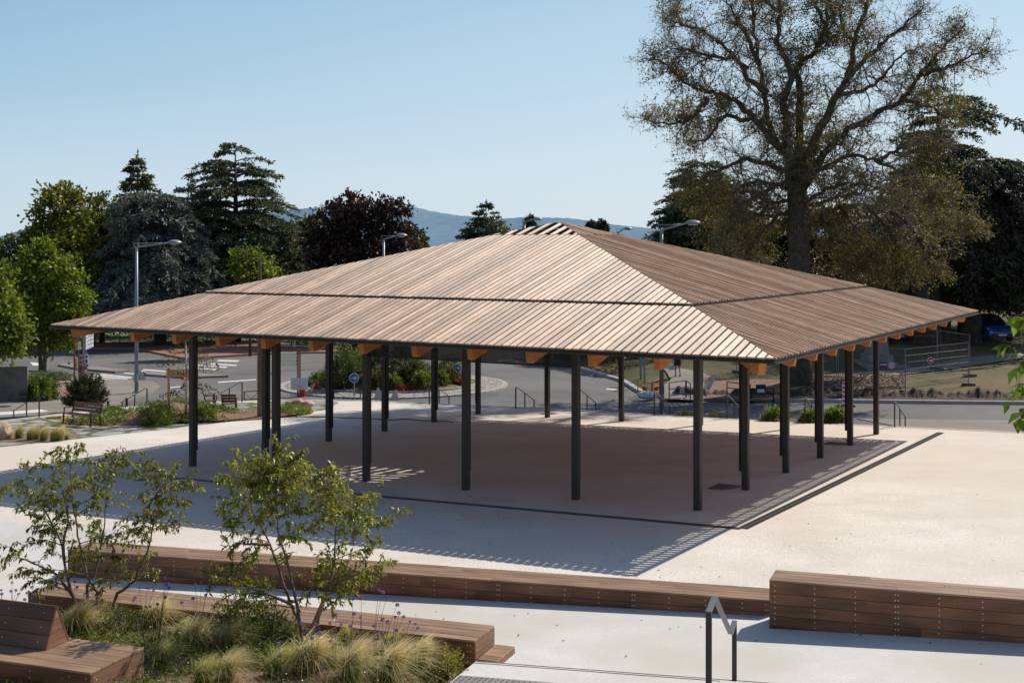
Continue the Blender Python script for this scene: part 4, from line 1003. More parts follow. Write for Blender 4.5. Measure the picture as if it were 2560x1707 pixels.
# left information poles
g = hit(*c2(683, 700), lambda x, y: road_z(x, y)+.12)
def Zp(y, G): return at(0, c2(0, y)[1], G.y).z - G.z
def Xp(x, G): return at(c2(x, 0)[0], 0, G.y).x - G.x
o = thing('sign_pole', 'thin brown pole with a pale yellow panel at the far left', 'sign pole', g)
MB().cyl(0, 0, -.1, Zp(20, g), .045, 8).build('pole', M_maroon, o)
MB().box(Xp(690,g), Xp(713,g), .0, .03, Zp(522,g), Zp(428,g)).build('panel', M_yel, o)
g = hit(*c2(740, 645), lambda x, y: road_z(x, y)+.12)
o = thing('information_board', 'dark red information board with faint pale print between grey posts', 'sign', g)
for xx in (722, 762): MB().box(Xp(xx,g)-.03, Xp(xx,g)+.03, .02, .07, -.1, Zp(200,g)).build('post', M_gal, o)
t = .25; A = lambda x, y: Vector((Xp(x,g), -.02+(x-713)*.012, Zp(y,g)))
b = MB(); b.quad(A(714,555), A(761,590), A(761,362), A(714,345)); b.build('panel', M_maroon, o)
b = MB()
for i in range(4):
    for yy in (400, 440, 480): b.quad(A(724+i*8,yy+14)-Vector((0,.01,0)), A(729+i*8,yy+15)-Vector((0,.01,0)), A(729+i*8,yy-10)-Vector((0,.01,0)), A(724+i*8,yy-11)-Vector((0,.01,0)))
b.build('print', M_cream, o)
MB().box(Xp(716,g), Xp(742,g), -.03, .0, Zp(345,g), Zp(275,g)).build('notice', M_white, o)
g = hit(*c2(775, 640), lambda x, y: road_z(x, y)+.12)
o = thing('parking_sign_post', 'grey post carrying the white P on blue parking sign', 'road sign', g)
MB().cyl(0, 0, -.1, Zp(150,g), .075, 10).build('post', M_gal, o)
MB().box(Xp(782,g), Xp(813,g), -.11, -.09, Zp(472,g), Zp(390,g)).box(Xp(784,g), Xp(811,g), -.114, -.11, Zp(469,g), Zp(393,g), 1).build('parking_panel', [M_signw, M_blue], o)
me = text_mesh('P', .9, M_signw, 'letter'); q = link('letter', me, o, ((Xp(782,g)+Xp(813,g))/2, -.118, Zp(431,g)), (R(90), 0, 0)); q.scale = (.6, .95, 1)
MB().box(Xp(764,g), Xp(812,g), -.12, -.10, Zp(382,g), Zp(356,g)).box(Xp(780,g), Xp(806,g), -.124, -.12, Zp(371,g), Zp(366,g), 1).build('street_panel', [M_blue, M_signw], o)
b = MB(); z0, z1, zc = Zp(500,g), Zp(479,g), Zp(489.5,g); x0, x1 = Xp(768,g), Xp(817,g)
b.box(x0+.12, x1, -.12, -.10, z0, z1); b.add([(x0,-.12,zc),(x0+.12,-.12,z0),(x0+.12,-.12,z1)], [(0,1,2)])
b.box(x0+.2, x1-.25, -.124, -.12, zc-.02, zc+.02, 1); b.build('arrow_panel', [M_blue, M_signw], o)
MB().box(Xp(784,g), Xp(806,g), -.10, -.085, Zp(525,g), Zp(502,g)).build('red_plate', M_red, o)
MB().box(Xp(785,g), Xp(805,g), -.10, -.085, Zp(580,g), Zp(526,g)).build('white_plate', M_signw, o)
B = lambda x, y, d=0: Vector((Xp(x,g), .05+(x-790)*.02-d, Zp(y,g)))
for k in range(4):
    y0 = 200+k*36; b = MB(); b.quad(B(788,y0+34+6), B(822,y0+18), B(822,y0-12), B(788,y0+8))
    b.add([B(794,y0+28,.01), B(816,y0+16,.01), B(816,y0+10,.01), B(794,y0+22,.01)], [(0,1,2,3)], 1)
    b.build('direction_board', [M_white, M_greyp], o)
# red direction-board pole in the middle left
g = hit(*c3(541, 775), road_z); Zq = lambda y: at(0, c3(0,y)[1], g.y).z-g.z; Xq = lambda x: at(c3(x,0)[0], 0, g.y).x-g.x
o = thing('direction_sign', 'cream direction board of four slats on a red pole by the garden', 'sign', g)
for dx in (-.055, .055): MB().box(dx-.035, dx+.035, -.04, .04, -.05, Zq(338)).build('pole', M_maroon, o)
for k in range(4):
    y0 = 372+k*32; b = MB(); b.box(Xq(330), Xq(520), -.03, .0, Zq(y0+29), Zq(y0)); b.build('board', M_cream, o)
    MB().box(Xq(518), Xq(533), -.035, .02, Zq(y0+18), Zq(y0+6)).build('clamp', M_maroon, o)
MB().box(Xq(468), Xq(535), -.05, -.03, Zq(710), Zq(602)).box(Xq(550), Xq(624), -.05, -.03, Zq(708), Zq(600)).build('back_panel', M_white, o)
MB().box(Xq(553), Xq(597), -.2, .2, -.02, Zq(712)).build('base_box', M_red, o)
g = hit(*c3(182, 978), plaza_z); ztop = at(0, 645, g.y).z
o = thing('tall_mast', 'tall slim brown mast behind the left pair of pavilion posts', 'mast', g)
b = MB(); b.tube([(0,0,-.1),(0,0,4.6),(0,0,ztop-g.z)], [.11,.10,.05], 12); b.build('pole', paint('brown_mast', (.10,.06,.04), .6), o)
MB().cyl(0, 0, -.05, .03, .2, 12).build('base_plate', M_black, o)
# ------------------------------------------------------------------ street lamps
def lamp(g, H_, label, d=1, arm=1.75, tilt=.16, rz=0):
    o = thing('street_lamp', label, 'street lamp', g, rz)
    MB().tube([(0,0,-.1),(0,0,H_*.5),(0,0,H_-.12)], [.105,.095,.075], 12).build('pole', M_greyp, o, smooth=True)
    MB().box(-.09, .09, -.14, -.07, .55, .95).build('service_box', M_greyp, o); MB().cyl(0, 0, -.05, .05, .19, 10).build('base', M_greyp, o)
    b = MB(); b.tube([(0,0,H_-.2),(0,0,H_-.05),(d*.12,0,H_+.02),(d*arm*.7,0,H_+tilt),(d*(arm-.1),0,H_+tilt*1.35)], [.085,.08,.05,.04,.035], 8)
    b.tube([(0,0,H_-.15),(-d*.18,0,H_+.22),(d*.3,0,H_+.20),(d*arm*.75,0,H_+tilt+.05)], [.03,.03,.025,.02], 6); b.build('arm', M_greyp, o, smooth=True)
    hx = d*(arm+.25); hz = H_+tilt*1.4
    b = MB(); b.lathe([(.02,.17),(.16,.155),(.30,.10),(.37,.03),(.37,.0),(.30,-.03),(.05,-.05)], 18, (hx, 0, hz)); hd = b.build('lamp_head', M_greyp, o, smooth=True)
    MB().lathe([(.27,-.036),(.2,-.075),(.06,-.09)], 14, (hx, 0, hz)).build('glass', M_white, hd, smooth=True)
    return o
g = hit(*c2(1253, 740), lambda x, y: road_z(x, y)+.12); lamp(g, at(0, 618, g.y).z-g.z, 'tall grey street lamp at left standing on the pavement before the dark cedars')
g = hit(1654, 1036, road_z); lamp(g, at(0, 574, g.y).z-g.z, 'grey street lamp at right whose head stands against the big bare tree', 1, 1.2, .2)
g = hit(1400, 905, road_z)
for (px, py, Y, lab, d, arm) in [(959, 598, 84, 'street lamp in front of the dark red tree, the taller of two', 1, .95), (932, 606, 104, 'small street lamp left of the taller one by the dark red tree', 1, .3),
                               (1311, 556, 95, 'street lamp whose arm peeks above the roof ridge at left', 1, .75), (1545, 580, 98, 'street lamp whose small arm peeks over the roof ridge at right', 1, .5)]:
    z = road_z((px-CX)/F*Y, Y); lamp(Vector(((px-CX)/F*Y, Y, z)), at(px, py, Y).z-z, lab, d, arm)
# other posts on the grass verge to the right of the roundabout
def simple_post(px, pyb, pyt, r, label, conv, fn, name='sign_post', plate=None):
    g = hit(*conv(px, pyb), fn); h = at(0, conv(0, pyt)[1], g.y).z-g.z; o = thing(name, label, 'post', g)
    MB().cyl(0, 0, -.1, h, r, 8).build('post', M_gal, o)
    if plate: MB().box(-plate[0]/2, plate[0]/2, -.05, -.03, h-plate[1], h).build('plate', M_white, o)
simple_post(135, 425, -60, .07, 'pale metal sign post on the shaded grass verge left of the walking person', cE, lawn_z, plate=(.6, .5))
simple_post(193, 480, -40, .05, 'thinner grey sign post beside the pale one on the shaded grass verge', cE, lawn_z, plate=(.5, .4))
# ------------------------------------------------------------------ concrete wall, bollards, barriers
g0 = hit(*c2(-400, 850), road_z); g1 = hit(*c2(258, 832), road_z); zt = at(0, c2(0, 492)[1], g1.y).z
o = MB(); d = (g1-g0).normalized(); n = Vector((-d.y, d.x, 0))*.25
o.hexa([g0-n-Vector((0,0,.2)), g1-n-Vector((0,0,.2)), g1+n-Vector((0,0,.2)), g0+n-Vector((0,0,.2))], [Vector((*(g0-n).xy, zt)), Vector((*(g1-n).xy, zt)), Vector((*(g1+n).xy, zt)), Vector((*(g0+n).xy, zt))])
tag(o.build('concrete_wall', M_conc, bevel=.02), 'weathered grey concrete wall cut off by the left edge', 'wall')
def bollard(p, top, conv, label, fn=plaza_z):
    g = hit(*conv(*p), fn); h = at(0, conv(0, top)[1], g.y).z-g.z; o = thing('bollard', label, 'bollard', g)
    MB().cyl(0, 0, -.1, h, .055, 10).build('post', M_black, o); MB().lathe([(.055,h),(.06,h+.02),(.03,h+.05)], 10).build('cap', M_greyp, o)
bollard((992, 888), 815, c2, 'black bollard just right of the wooden bench back'); bollard((1163, 858), 790, c2, 'bollard with a pale cap left of the second stair rail')
bollard((1963, 835), 752, c2, 'thin black bollard between the wooden armchairs')
bollard((634, 497), 460, c2, 'short dark bollard with white bands on the traffic island', road_z)
def xbarrier(p0, p1, pt, conv, label, fn=road_z):
    a, c = hit(*conv(*p0), fn), hit(*conv(*p1), fn); h = at(0, conv(0, pt)[1], a.y).z-a.z; o = thing('barrier', label, 'barrier', a); d = c-a; u = Vector((0,0,h))
    for k in (0, 1): MB().bar(d*k-Vector((0,0,.05)), d*k+u, .05, .05, up=d).build('post', M_black, o)
    MB().bar(u*.98, d+u*.98, .03, .04).build('rail', M_black, o); MB().bar(u*.12, d+u*.12, .025, .03).build('rail', M_black, o)
    b = MB(); b.bar(u*.92, d*.5+u*.15, .02, .02); b.bar(d*.5+u*.15, d+u*.92, .02, .02); b.build('brace', M_black, o)
xbarrier((862,797),(1105,797),725, c3, 'low black barrier with crossed bars beside the left blue arrow sign'); xbarrier((38,812),(172,806),728, c3, 'low black barrier with crossed bars behind the left pavilion post pair', plaza_z)
# far fence along the park
b = None
def far_fence(label, pts, conv, h, mat, step=2.2):
    P3 = [hit(*conv(*p), lambda x, y: road_z(x, y)+.12) for p in pts]; o = thing('park_fence', label, 'fence', P3[0]); rails = MB(); m = 0
    for p, q in zip(P3, P3[1:]):
        L = (q-p).length; k = max(1, int(L/step))
        for i in range(k):
            a = p+(q-p)*i/k-P3[0]; MB().bar(a-Vector((0,0,.1)), a+Vector((0,0,h)), .07, .07, up=q-p).build('post', mat, o)
        for z in (.12, h*.5, h-.03): rails.bar(p-P3[0]+Vector((0,0,z)), q-P3[0]+Vector((0,0,z)), .03, .05)
    rails.build('rails', mat, o)
far_fence('black metal park fence at far left beyond the road', [(-300,262),(870,296),(1100,303),(1340,300)], c2, 1.15, M_black)
far_fence('dark metal park fence under the cedars beyond the road', [(1900,306),(2160,312),(2480,312),(2760,310)], c2, 1.2, M_black)
far_fence('white picket fence before the bright green hedge', [(370,322),(900,332),(1250,335)], c3, 1.3, M_signw, 1.1)
# cream cabinet by the fence
g = hit(*c2(655, 300), road_z); o = thing('cream_cabinet', 'cream louvred kiosk behind the thin brown pole', 'cabinet', g)
MB().box(-.75, .75, -.3, .3, 0, 2.5).build('body', M_cream, o)
b = MB()
for i in range(6): b.box(-.74, .74, -.33, -.305, .2+i*.38, .28+i*.38)
b.build('louvres', M_conc, o)
# ------------------------------------------------------------------ garden corner of the plaza
pl_flag = [(0,1240),(640,1172),(1100,1120),(1520,1076),(2150,1000),(2420,985),(2560,975)]
pts = [c2(*p) for p in pl_flag] + [c3(420,945), c3(780,897), c3(905,835), c3(860,800), c3(380,800)] + [c2(2350,828), c2(2000,835), c2(1600,850), c2(1000,905), c2(0,1005), c2(-500,1060), c2(-500,1290)]
sheet('flagstone_paving', [tuple(hit(*p, plaza_z))[:2] for p in pts], plaza_z, M_flag, .004)
def mound_fn():
    c = hit(*c2(1400, 985), plaza_z); e = hit(*c2(2050, 960), plaza_z); return c, e
mc, me_ = mound_fn(); mx = (mc+me_)/2; ML = (me_-mc); mang = math.atan2(ML.y, ML.x)
ma, mb_ = 5.1, 2.3
def mound_z(x, y):
    dx, dy = x-mx.x, y-mx.y; a = dx*math.cos(mang)+dy*math.sin(mang); c = -dx*math.sin(mang)+dy*math.cos(mang)
    r = (a/ma)**2+(c/mb_)**2; bumps = .55+.35*math.sin(a*1.15+2.4)
    return plaza_z(x, y)+.008+ max(0, 1-r)*bumps*.75
vs = []; fs = []; n = 60
for i in range(13):
    for j in range(n):
        r = i/12; t = 2*math.pi*j/n; a, c = ma*r*math.cos(t)*(1+.08*math.sin(3*t)), mb_*r*math.sin(t)*(1+.1*math.sin(2*t+1))
        x, y = mx.x+a*math.cos(mang)-c*math.sin(mang), mx.y+a*math.sin(mang)+c*math.cos(mang); vs.append((x, y, mound_z(x, y)))
for i in range(12):
    for j in range(n): fs.append((i*n+j, i*n+(j+1) % n, (i+1)*n+(j+1) % n, (i+1)*n+j))
bm_ = MB().add(vs, fs[n:] ).build('mulch_mound', M_mulch, smooth=True); tag(bm_, kind='structure')
rg = np.random.default_rng(5); P = []
while len(P) < 5200:
    r, t = math.sqrt(rg.random()), rg.random()*6.283; a, c = ma*r*math.cos(t), mb_*r*math.sin(t)
    if math.sin(a*1.5+.6)+math.sin(c*2.2+a*.7)*.8+.55*c/mb_ + rg.normal(0, .3) < .25: continue
    x, y = mx.x+a*math.cos(mang)-c*math.sin(mang), mx.y+a*math.sin(mang)+c*math.cos(mang); P.append((x, y, mound_z(x, y)+rg.random()*.16))
P = np.array(P)
tag(link('mound_plants', leaf_mesh('mound_plants', P, rg.normal(0, .6, (len(P), 3))+[0, 0, .6], .15, .05, M_shrg, .3)), 'low green plants covering the mulch mound beside the pavilion', 'ground cover', kind='stuff')
for i, (p, rad, nn, lab) in enumerate([((1440,950),(.85,.7,.55),2200,'bright green feathery shrub on top of the mulch mound left of the timber frame'),((1450,1040),(.7,.5,.55),1800,'green feathery shrub at the front foot of the mulch mound'),
        ((1880,950),(.5,.4,.4),1300,'small green shrub right of the near pavilion post on the mound'),((1030,930),(.7,.4,.3),1200,'low green shrub right of the wooden bench on the mound')]):
    shrub('mound_shrub', lab, hit(*c2(*p), mound_z), rad, nn, .12, .03, M_shrg, 300+i, kids=False)
# boulders
def boulder(label, g, rad, seed, cut=None):
    bm = bmesh.new(); bmesh.ops.create_icosphere(bm, subdivisions=4, radius=1); rr = random.Random(seed); ph = [rr.uniform(0, 6) for _ in range(6)]
    for v in bm.verts:
        c = v.co; k = 1+.10*math.sin(c.x*3+ph[0])*math.sin(c.y*2.6+ph[1])+.07*math.sin(c.z*6+ph[2]+c.x*4)+.04*math.sin(c.x*11+ph[3])*math.sin(c.y*12+ph[4])
        f = c.copy(); mxn = max(abs(f.x), abs(f.y), abs(f.z)); f = f*(.75+.25/mxn*.8)
        if cut is not None: k *= 1-.22*math.exp(-((c.x-cut)/.10)**2)*(c.z > -.2)
        v.co = Vector((f.x*rad[0]*k, f.y*rad[1]*k, f.z*rad[2]*k+rad[2]*.55))
    me = bpy.data.meshes.new('boulder'); bm.to_mesh(me); bm.free(); me.materials.append(M_rock); me.polygons.foreach_set('use_smooth', [True]*len(me.polygons))
    tag(link('boulder', me, None, g), label, 'boulder')
boulder('large pale split boulder on the flagstones right of the post pair', hit(*c3(540, 893), plaza_z), (.64,.42,.30), 3, .35)
boulder('small pinkish boulder beside the mulch mound and lone armchair', hit(*c2(2010, 965), plaza_z), (.29,.24,.19), 4); boulder('pink boulder cut off by the left edge of the photo', hit(*c2(5, 1165), plaza_z), (.42,.4,.42), 5)
# wooden slatted bench and armchairs with dark frames
M_slat = wood('brown_slat', (.17,.065,.033), 0, .5, .2, .4, None, .4)
def slat_seat(name, label, cat, g, rz, width):
    o = thing(name, label, cat, g, rz); w2 = width/2                   # local: seat faces -y
    b = MB()
    for i in range(4): b.box(-w2, w2, -.46+i*.115, -.46+i*.115+.10, .43, .455)
    b.build('seat', M_slat, o, bevel=.004)
    b = MB()
    for i in range(3):
        y, z = .02+.035*i, .52+.125*i; b.hexa([(-w2,y,z),(w2,y,z),(w2,y+.025,z),(-w2,y+.025,z)], [(-w2,y+.03,z+.105),(w2,y+.03,z+.105),(w2,y+.055,z+.105),(-w2,y+.055,z+.105)])
    b.build('backrest', M_slat, o, bevel=.004)
    for s in (-1, 1):
        x = s*(w2-.03) if width < 1 else s*(w2-.06)
        MB().bar((x,-.44,-.02), (x,-.42,.43), .045, .045).build('leg', M_black, o); MB().bar((x,.12,-.02), (x,-.02,.45), .045, .045, up=(0,1,0)).bar((x,-.01,.44), (x,.13,.88), .035, .03, up=(0,1,0)).build('leg', M_black, o)
        MB().bar((x,-.44,.42), (x,.0,.42), .04, .03).build('seat_frame', M_black, o)
        MB().bar((x,-.40,.42), (x,-.38,.66), .035, .035).bar((x,-.42,.67), (x,.06,.67), .05, .025).build('armrest', M_black, o)
    return o
g = hit(*c2(740, 1052), plaza_z); ga, gb = hit(*c2(556, 1042), plaza_z), hit(*c2(838, 1057), plaza_z); dd = gb-ga
slat_seat('garden_bench', 'brown slatted bench with dark armrests in front of the round pine', 'bench', (ga+gb)/2+Vector((.25,.42,0)), math.atan2(dd.y, dd.x)-.12, 1.75)
g = hit(*c2(2105, 938), plaza_z); slat_seat('armchair', 'brown slatted armchair with its back to the camera', 'chair', g+Vector((0,-.1,0)), math.pi+.1, .62)
g = hit(*c2(1885, 905), plaza_z); slat_seat('armchair', 'brown slatted armchair seen from the side, half behind the near post', 'chair', g, math.pi/2+.25, .62)
# planting of grass tufts at the left
for i, (x, y, lab) in enumerate([(170,1160,'leftmost of the far grass tufts near the left edge'),(280,1175,'second grass tuft of the row left of the wooden bench feet'),(330,1168,'dark middle grass tuft of the row in the left border'),
        (400,1180,'fullest grass tuft of the row in the left border'),(490,1185,'second grass tuft from the right in the left border'),(545,1180,'right end grass tuft of the main row in the left border'),(612,1170,'thin dry grass tuft at the right tip of the left border')]):
    p = hit(*c2(x, y), plaza_z); o = link('grass_tuft', TM[4+i % 3] if i % 2 == 0 else TM[i % 4], None, p); s_ = .62 if i == 6 else 1.12; o.scale = (s_*.95, s_*.95, s_*1.2)
    tag(o, lab, 'grass tuft', 'grass tufts in the left border')
P2 = [tuple(hit(*c2(*p), plaza_z))[:2] for p in [(-300,1185),(60,1120),(640,1110),(740,1120),(700,1150),(620,1172),(250,1178),(-300,1225)]]
sheet('border_soil', P2, plaza_z, M_mulch, .009)
# timber support frame with young birch
g = hit(*c2(1549, 925), mound_z); zt = at(0, c2(0, 512)[1], g.y).z-g.z
o = thing('tree_support', 'orange timber stake frame holding the young birch', 'tree support', g)
MB().cyl(0, 0, -.2, zt, .05, 10).build('stake', M_stake, o); xr = at(c2(1800,0)[0], 0, g.y).x-g.x
MB().cyl(xr, .1, -.2, zt, .05, 10).build('stake', M_stake, o); MB().box(-.08, xr+.1, -.075, -.05, zt-.36, zt-.06).build('crosspiece', M_stake, o)
gb = hit(*c2(1706, 930), mound_z); rg = np.random.default_rng(12)
o = thing('young_birch', 'slender young birch with sparse leaves tied to the timber frame', 'tree', gb); z1 = at(0, c2(0, 150)[1], gb.y).z-gb.z
MB().tube([(0,0,-.1),(.02,0,z1*.5),(-.03,0,z1)], [.06,.05,.02], 8).build('trunk', M_birch, o, smooth=True)
LP = []; LD = []; bb = MB()
for i in range(46):
    z = z1*rg.uniform(.12, 1.0); t = rg.uniform(0, 6.28); L = rg.uniform(.6, 1.55)*(1 if z < z1*.7 else .6); A = np.array((0,0,z)); E_ = A+np.array((math.cos(t)*L, math.sin(t)*L*.7, rg.uniform(-.25,.25))); cur = bez(A, (A+E_)/2+[0,0,.25], E_, 8)
    bb.tube([Vector(p) for p in cur], list(np.linspace(.012,.003,8)), 3, cap=False)
    for k in range(34):
        f = rg.uniform(.3, 1)*7; j = min(int(f), 6); LP.append(cur[j]+(cur[j+1]-cur[j])*(f-j)+rg.normal(0,.06,3)); LD.append(rg.normal(0,.6,3)+[0,0,-.7])
bb.build('branches', M_birch, o); link('crown', leaf_mesh('crown', LP, LD, .085, .06, leafmat('birch_leaf', (.07,.085,.02), (.15,.16,.04), .35), .2), o)
# yellow hose
P = [hit(*c3(x, y), plaza_z)+Vector((0,0,.02)) for x, y in [(-200,955),(100,960),(400,962),(700,965),(1000,974),(1250,985),(1400,993),(1520,985),(1700,1000),(1900,1003),(1955,1015)]]
tag(MB().tube(P, .022, 6).build('hose', paint('tan_hose', (.22,.13,.03), .5)), 'long tan hose lying across the plaza into the shade', 'hose')
P = [hit(*c2(x, y), plaza_z)+Vector((0,0,.03)) for x, y in [(420,972),(470,966),(560,963),(640,968),(560,980),(470,978),(430,974),(520,968),(620,962)]]
tag(MB().tube(P, .03, 6).build('hose', paint('yellow_hose', (.50,.30,.02), .5)), 'coiled yellow hose behind the wooden bench', 'hose')
# covered triangular signs
M_tarp = paint('pale_plastic_sheet', (.50,.48,.45), .5)
def covered(p, wpx, top, conv, label, lean=0):
    g = hit(*conv(*p), road_z); h = at(0, conv(0, top)[1], g.y).z-g.z; w2 = wpx/2/3.672/F*g.y; o = thing('covered_sign', label, 'road sign', g)
    b = MB(); v = [(-w2,-.02,.05),(w2,-.02,.05),(lean+.05,-.02,h),(lean-.05,-.02,h),(-w2*.9,.05,.05),(w2*.9,.05,.05),(lean+.04,.02,h),(lean-.04,.02,h)]
    b.add(v, [(0,1,2,3),(7,6,5,4),(0,3,7,4),(1,5,6,2),(3,2,6,7),(0,4,5,1)]); b.build('sheet', M_tarp, o, bevel=.01)
    MB().bar((-w2*.5,.1,-.1),(lean,.06,h*.9), .03,.03).bar((w2*.5,.1,-.1),(lean,.06,h*.9), .03,.03).build('legs', M_black, o)
covered((1268,812), 85, 695, c3, 'pale sheet covered triangular sign left of the middle pavilion post'); covered((1418,822), 95, 716, c3, 'second pale sheet covered triangular sign, right of the middle post', .05)
covered((1283,625), 135, 528, c2, 'grey sheet covered triangular sign behind the left street lamp')
# ------------------------------------------------------------------ hills
def hill_mesh():
    ridge = [(-400,560),(-100,585),(0,592),(60,575),(200,560),(400,560),(600,545),(740,531),(800,527),(860,527),(930,527),(1000,524),(1030,526),(1080,536),(1140,543),(1190,547),(1240,553),(1290,549),(1330,545),(1370,545),(1420,548),(1480,556),(1530,564),(1580,570),(1640,577),(1720,585),(1850,590),(2100,580),(2400,575),(3000,590)]
    rx = np.array([r[0] for r in ridge]); ry = np.array([r[1] for r in ridge]); pxs = np.linspace(-700, 3300, 420); T = np.linspace(0, 1, 60); vs = []
    rg = np.random.default_rng(2); ph = rg.uniform(0, 6, 8)
    for px in pxs:
        yr = np.interp(px, rx, ry); Yr = 5200.
        zr = CAMZ-(yr-CY)/F*Yr
        for t in T:
            Y = 620+(Yr-620)*t*1.12; s = min(t*1.12, 1); prof = s*s*(3-2*s)*.75+.25*s
            z = -1.7+(zr+1.7)*prof
            if t*1.12 > 1: z -= (t*1.12-1)*900
            x = (px-CX)/F*Y
            am = 16*s*(1-.75*s)
            z += am*(math.sin(x*.004+ph[0]+Y*.002)+.6*math.sin(x*.011+ph[1])*math.sin(Y*.006+ph[2])) + (1.3*s*math.sin(x*.06+ph[3])*math.sin(Y*.05) + 1.0*s*math.sin(x*.16+ph[4]))*(s > .2)
            vs.append((x, Y, z))
    n = len(T); fs = [(i*n+j, (i+1)*n+j, (i+1)*n+j+1, i*n+j+1) for i in range(len(pxs)-1) for j in range(n-1)]
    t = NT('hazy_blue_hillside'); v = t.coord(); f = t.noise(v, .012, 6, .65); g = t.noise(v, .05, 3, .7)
    col = t.ramp(f, [(.3,(.125,.20,.275)),(.55,(.155,.24,.32)),(.75,(.195,.28,.345))])  # distance haze is mixed into the hillside colour
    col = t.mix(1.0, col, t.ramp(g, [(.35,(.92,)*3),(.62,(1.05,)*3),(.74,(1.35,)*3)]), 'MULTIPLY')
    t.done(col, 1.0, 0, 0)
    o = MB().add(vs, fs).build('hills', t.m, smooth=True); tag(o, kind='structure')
hill_mesh()
# ------------------------------------------------------------------ far trees
def broadleaf(label, Y, base_px, blobs, n, L, mat, tr=.16, bark=None, seed=1, name='tree', lean=None, zb=None, trunks=1, cl=34, sig=.32, group=None):
    """blobs: (px, py, radius in px) at distance Y"""
    rg = np.random.default_rng(seed); z0 = road_z(0, Y)+.1 if zb is None else zb
    g = Vector(((base_px-CX)/F*Y, Y, z0)); o = thing(name, label, 'tree', g, 0, group); G = np.array(g); B = []
    for (x, y, r) in blobs:
        R_ = r/F*Y; c = np.array(at(x, y, Y+rg.uniform(-.6, .6)*R_)) - G; B.append((c, R_))
    tb = MB(); area = sum(r*r for _, r in B); top = max(c[2] for c, _ in B)
    for k in range(trunks):
        tx = (k-(trunks-1)/2)*.5
        hz = top*.75; tb.tube([(tx*.3,0,-.2),(tx*.8,.05,hz*.35),(tx,.0,hz)], [tr,tr*.8,tr*.35], 9)
    for c, r in B:
        a = np.array((0,0,max(.5, c[2]*.45))); cur = bez(a, (a+c)/2+[0,0,-.1*r], c, 7); tb.tube([Vector(p) for p in cur], list(np.linspace(tr*.45, .02, 7)), 5)
    tb.build('trunk', bark or M_bark, o, smooth=True)
    P = []; D = []
    for c, r in B:
        m = int(n*r*r/area); nc = max(4, m//cl); d = unit(rg.normal(0, 1, (nc, 3))); rr = rg.uniform(.15, 1.12, nc)**.55
        cen = c + d*(rr*r)[:, None]*np.array([1, .9, .92]); cs = rg.uniform(.55, 1.25, nc)*sig
        idx = rg.integers(0, nc, m); off = rg.normal(0, 1, (m, 3))*[1, 1, .62]
        P.append(cen[idx]+off*cs[idx][:, None]); D.append(d[idx]*.6+rg.normal(0, .6, (m, 3))+[0, 0, -.1])
    P = np.concatenate(P); D = np.concatenate(D)
    ok = P[:, 2] > .9; P, D = P[ok], D[ok]; m = len(P)
    link('crown', quad_leaves('crown', P, D, rg.uniform(.7, 1.25, m)*L, rg.uniform(.7, 1.2, m)*L*.62, mat, unit(rg.normal(0, .7, (m, 3))+[0, 0, .7])), o); return o
